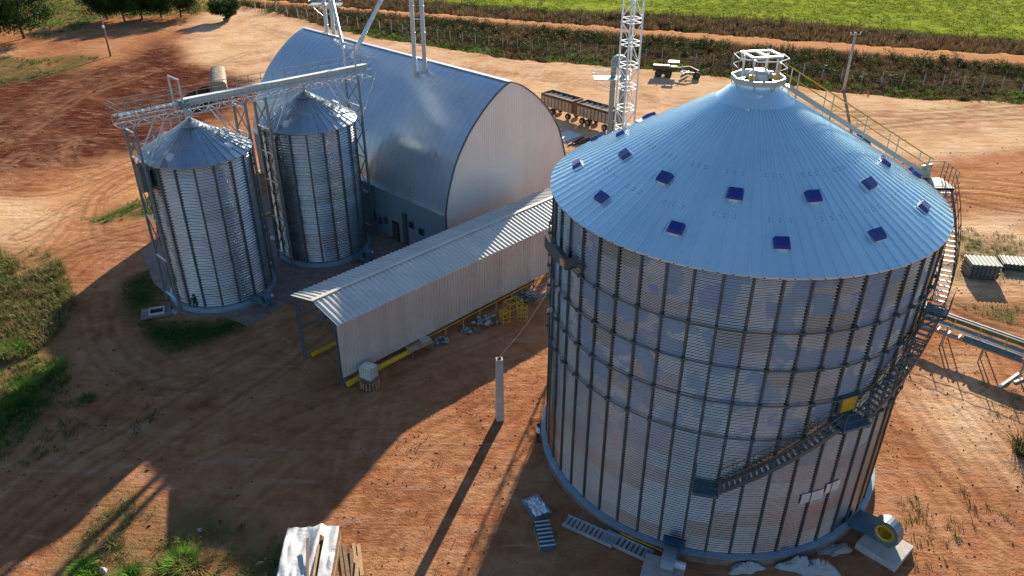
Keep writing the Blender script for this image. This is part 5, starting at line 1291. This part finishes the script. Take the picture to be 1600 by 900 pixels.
# roadside vegetation
B1 = W(yard_edge + road_near); pts = sample(B1, 1.1, clump=.12, thr=.4); blades('bank_grass', pts, 9, .85, .45, .09, 'grass_dry', .34, tv=.28, lean=.6)
fl = W([(400, 18), (560, 40), (640, 52), (800, 75), (960, 86), (1100, 101), (1200, 109), (1300, 122), (1440, 134), (1576, 138), (1750, 150)])
B2 = np.vstack([fl, W(yard_edge)[::-1]]); pts = sample(B2, 2.2, clump=.2, thr=.44, seed=3); blades('verge_grass', pts, 9, .42, .45, .09, 'grass_green', .35, tv=.25, lean=.7)
B3 = np.vstack([fl, W(road_near)]); pts = sample(B3, .3, clump=.1, thr=.4, seed=5)
r_ = .7 + 1.0 * RNG.random(len(pts)); c3 = np.stack([pts[:, 0], pts[:, 1], ZGv(pts) + r_ * .5], 1)
V_, F_, tn = leafblob(c3, r_, 90, .14, .9, seed=8, tint=.45, tv=.28); link('bank_scrub', np_mesh('bank_scrub', V_, F_, tn), 'scrub', kind='stuff')
B4 = W(field_edge + road_far[::-1]); pts = sample(B4, 1.2, clump=.08, thr=.4, seed=7); blades('ditch_grass', pts, 10, 1.5, .5, .1, 'grass_dry', .58, tv=.2, lean=.35)
pts = sample(B4, .12, clump=.07, thr=.42, seed=9); r_ = .7 + .9 * RNG.random(len(pts)); c3 = np.stack([pts[:, 0], pts[:, 1], ZGv(pts) + r_ * .5], 1)
V_, F_, tn = leafblob(c3, r_, 100, .14, .9, seed=9, tint=.5, tv=.28); link('ditch_scrub', np_mesh('ditch_scrub', V_, F_, tn), 'scrub', kind='stuff')
B5 = np.vstack([W(field_edge), [[190, 190], [200, 330], [-60, 330], [-95, 250]]]); pts = sample(B5, .6, clump=.12, thr=.36, seed=11); blades('pasture_grass', pts, 7, .32, .8, .22, 'grass_field', .6, tv=.14, lean=1.0)
# left and foreground grass
G1 = W([(-40, 392), (30, 388), (75, 394), (100, 420), (115, 455), (118, 480), (95, 520), (50, 560), (-40, 570)])
pts = sample(G1, 9, clump=.3, thr=.4, seed=13); blades('tall_grass', pts, 9, .7, .28, .05, 'grass_mix', .68, tv=.24, lean=.6)
G2 = W([(-40, 560), (60, 560), (108, 585), (110, 600), (70, 640), (30, 700), (-40, 720)]); pts = sample(G2, 8, clump=.4, thr=.38, seed=15); blades('low_grass', pts, 9, .4, .25, .045, 'grass_mix', .4, tv=.2, lean=.7)
G3 = W([(20, 600), (250, 595), (265, 640), (200, 690), (60, 720), (-30, 760), (-40, 690)]); pts = sample(G3, 3, clump=.3, thr=.5, seed=17); blades('sparse_grass', pts, 8, .3, .25, .045, 'grass_mix', .3, tv=.2, lean=.8)
G4 = W([(140, 345), (180, 330), (215, 312), (250, 305), (300, 300), (320, 328), (240, 338), (170, 348)]); pts = sample(G4, 6, clump=.4, thr=.4, seed=19); blades('roadside_grass', pts, 9, .3, .25, .05, 'grass_green', .45, tv=.2, lean=.8)
G5 = W([(95, 905), (130, 840), (170, 790), (215, 770), (250, 800), (235, 850), (330, 830), (420, 820), (448, 860), (445, 910)]); pts = sample(G5, 12, clump=.6, thr=.53, seed=21); blades('foreground_grass', pts, 9, .26, .25, .024, 'grass_mix', .5, tv=.28, lean=.9)
pts = sample(G5, 1.2, clump=.6, thr=.52, seed=22); blades('foreground_weeds', pts, 26, .5, .3, .03, 'grass_mix', .65, tv=.25, lean=.9)
pts = sample(P_LAWN, 26, clump=.5, thr=.36, seed=23); blades('lawn_grass', pts, 6, .1, .14, .03, 'grass_mix', .22, tv=.1, lean=.7)
G6 = W([(-60, 80), (60, 95), (150, 88), (160, 98), (100, 112), (20, 128), (-60, 145)]); pts = sample(G6, 1.5, clump=.15, thr=.46, seed=25); blades('field_edge_grass', pts, 8, .5, .4, .09, 'grass_mix', .5, tv=.25, lean=.7)
G7 = W([(-60, -10), (60, 60), (130, 45), (150, 30), (330, 20), (330, -8), (200, -20)]); pts = sample(G7, 1.2, clump=.15, thr=.42, seed=27); blades('grove_grass', pts, 8, .4, .4, .1, 'grass_green', .35, tv=.25, lean=.7)
G8 = [W([(1490, 350), (1600, 370), (1640, 420), (1580, 450), (1490, 430), (1480, 390)]), W([(1490, 470), (1600, 478), (1640, 520), (1560, 500)]), W([(1520, 590), (1590, 600), (1600, 660), (1550, 650)]), W([(1390, 780), (1500, 760), (1580, 800), (1540, 900), (1400, 890)]), W([(330, 820), (440, 810), (450, 900), (330, 905)])]
for i, g in enumerate(G8): pts = sample(g, 3.5, clump=.45, thr=.5, seed=30 + i); blades('dry_tufts', pts, 8, .28, .22, .035, 'grass_mix', .72 if i < 4 else .5, tv=.15, lean=.8)
pts = sample(W([(560, 560), (860, 540), (860, 900), (640, 900), (600, 760)]), .5, clump=.5, thr=.5, seed=41); blades('dry_weeds', pts, 8, .18, .2, .03, 'grass_mix', .75, tv=.15, lean=1.0)
def tussock(px, h, r, n, label, mat='grass_green', tint=.55, lean=.9, wd=.032):
    x, y, z = on(*px); o = blades('grass_tussock', np.array([[0., 0.]]), n, h, r, wd, mat, tint, label, 'grass clump', lean, .0, (x, y, z), 'single grass clumps', None, zoff=0)
    if 'kind' in o: del o['kind']
    return o
tussock((286, 888), 1.25, .55, 900, 'large bright green grass clump near the bottom edge, left of the tarped stack', tint=.7, lean=.55, wd=.05)
tussock((308, 897), 1.0, .55, 520, 'straw-brown grass clump against the right of the large bright clump', 'grass_mix', .8)
tussock((252, 893), .8, .4, 180, 'thin olive grass clump left of the large bright clump', 'grass_mix', .5)
tussock((133, 893), .55, .75, 700, 'bright green grass clump by white litter at the bottom left', tint=.55)
tussock((205, 902), .5, .55, 420, 'green grass clump cut by the bottom edge beside white litter', tint=.45)
tussock((24, 549), 1.1, .9, 420, 'bright green grass clump at the shade edge on the far left', tint=.6)
tussock((40, 612), 1.0, .8, 380, 'light green grass clump lowest but one on the left side', tint=.6)
tussock((30, 640), 1.3, .9, 420, 'dark green bushy grass clump in the shade on the left', tint=.15)
tussock((6, 645), 1.0, .6, 260, 'bright green grass clump touching the left edge', tint=.65)
tussock((85, 578), .7, .9, 300, 'flat green grass mat right of the small red bank on the left', tint=.45, lean=1.0)
tussock((1597, 706), .8, .6, 240, 'dark green shrub-like clump at the right edge on red earth', 'scrub', .5)
tussock((138, 625), .6, .5, 160, 'faint green clump alone in the deep shade', tint=.2)
# small litter, clods and stones
rng = RNG; ico = np.array([(0, 0, 1), (.9, 0, .1), (.28, .85, -.1), (-.72, .53, .1), (-.72, -.53, -.1), (.28, -.85, .1), (0, 0, -1)]); icf = np.array([(0, 1, 2), (0, 2, 3), (0, 3, 4), (0, 4, 5), (0, 5, 1), (6, 2, 1), (6, 3, 2), (6, 4, 3), (6, 5, 4), (6, 1, 5)])
def stones(name, poly, dens, smin, smax, mat, seed):
    p = sample(poly, dens, clump=.35, thr=.42, seed=seed); n = len(p); s_ = smin + (smax - smin) * rng.random(n) ** 3; a = rng.random(n) * 6.28
    j = ico[None] * (1 + .35 * rng.normal(0, 1, (n, 7, 1))) * s_[:, None, None] * np.array([1, .75, .55]); X_ = j[..., 0] * np.cos(a)[:, None] - j[..., 1] * np.sin(a)[:, None]; Y_ = j[..., 0] * np.sin(a)[:, None] + j[..., 1] * np.cos(a)[:, None]
    V_ = np.stack([X_ + p[:, :1], Y_ + p[:, 1:2], j[..., 2] + (ZGv(p) + s_ * .2)[:, None]], -1); F_ = (icf[None] + np.arange(n)[:, None, None] * 7).reshape(-1, 3)
    link(name, np_mesh(name, V_.reshape(-1, 3), F_), mat, kind='stuff')
M['clod'] = plain('dry_earth_clod', (.26, .12, .065), .95, .5, 1.5)
M['dark_debris'] = plain('dark_plant_debris', (.07, .045, .03), .95, .5, 1.5)
stones('earth_clods', W([(560, 560), (860, 520), (870, 900), (300, 900), (480, 760)]), 3.0, .02, .1, 'clod', 51)
stones('earth_clods', W([(1360, 620), (1460, 400), (1620, 330), (1640, 900), (1380, 900)]), 2.5, .02, .1, 'clod', 52)
stones('plant_debris', W([(1360, 620), (1460, 400), (1620, 330), (1640, 900), (1380, 900)]), 1.6, .03, .1, 'dark_debris', 53)
stones('plant_debris', W([(580, 560), (860, 520), (870, 900), (450, 900)]), .9, .02, .1, 'dark_debris', 54)
stones('earth_clods', P_TILL, 1.0, .05, .2, 'clod', 55)
stones('plant_debris', W([(-30, 480), (130, 440), (260, 420), (400, 560), (400, 900), (-30, 900)]), .9, .04, .15, 'dark_debris', 56)
stones('yard_clods', W([(1230, 230), (1620, 200), (1620, 330), (1480, 330), (1300, 260)]), .2, .05, .2, 'dark_debris', 57)
heap((1376, 843), .9, .4, .3, 'plank', 'small pile of yellowish rubble by the sunlit blower pad', .8, 7, 'rubble_pile', 'rubble') if False else None
heap((160, 891), .28, .2, .25, 'tarp_white', 'scrap of white plastic lying between green clumps at the bottom left', 0, 9, 'plastic_litter', 'litter')
heap((312, 827), .2, .13, .15, 'tarp_white', 'tiny pale blue-white scrap in the shade above the bright clump', 0, 10, 'plastic_litter', 'litter')
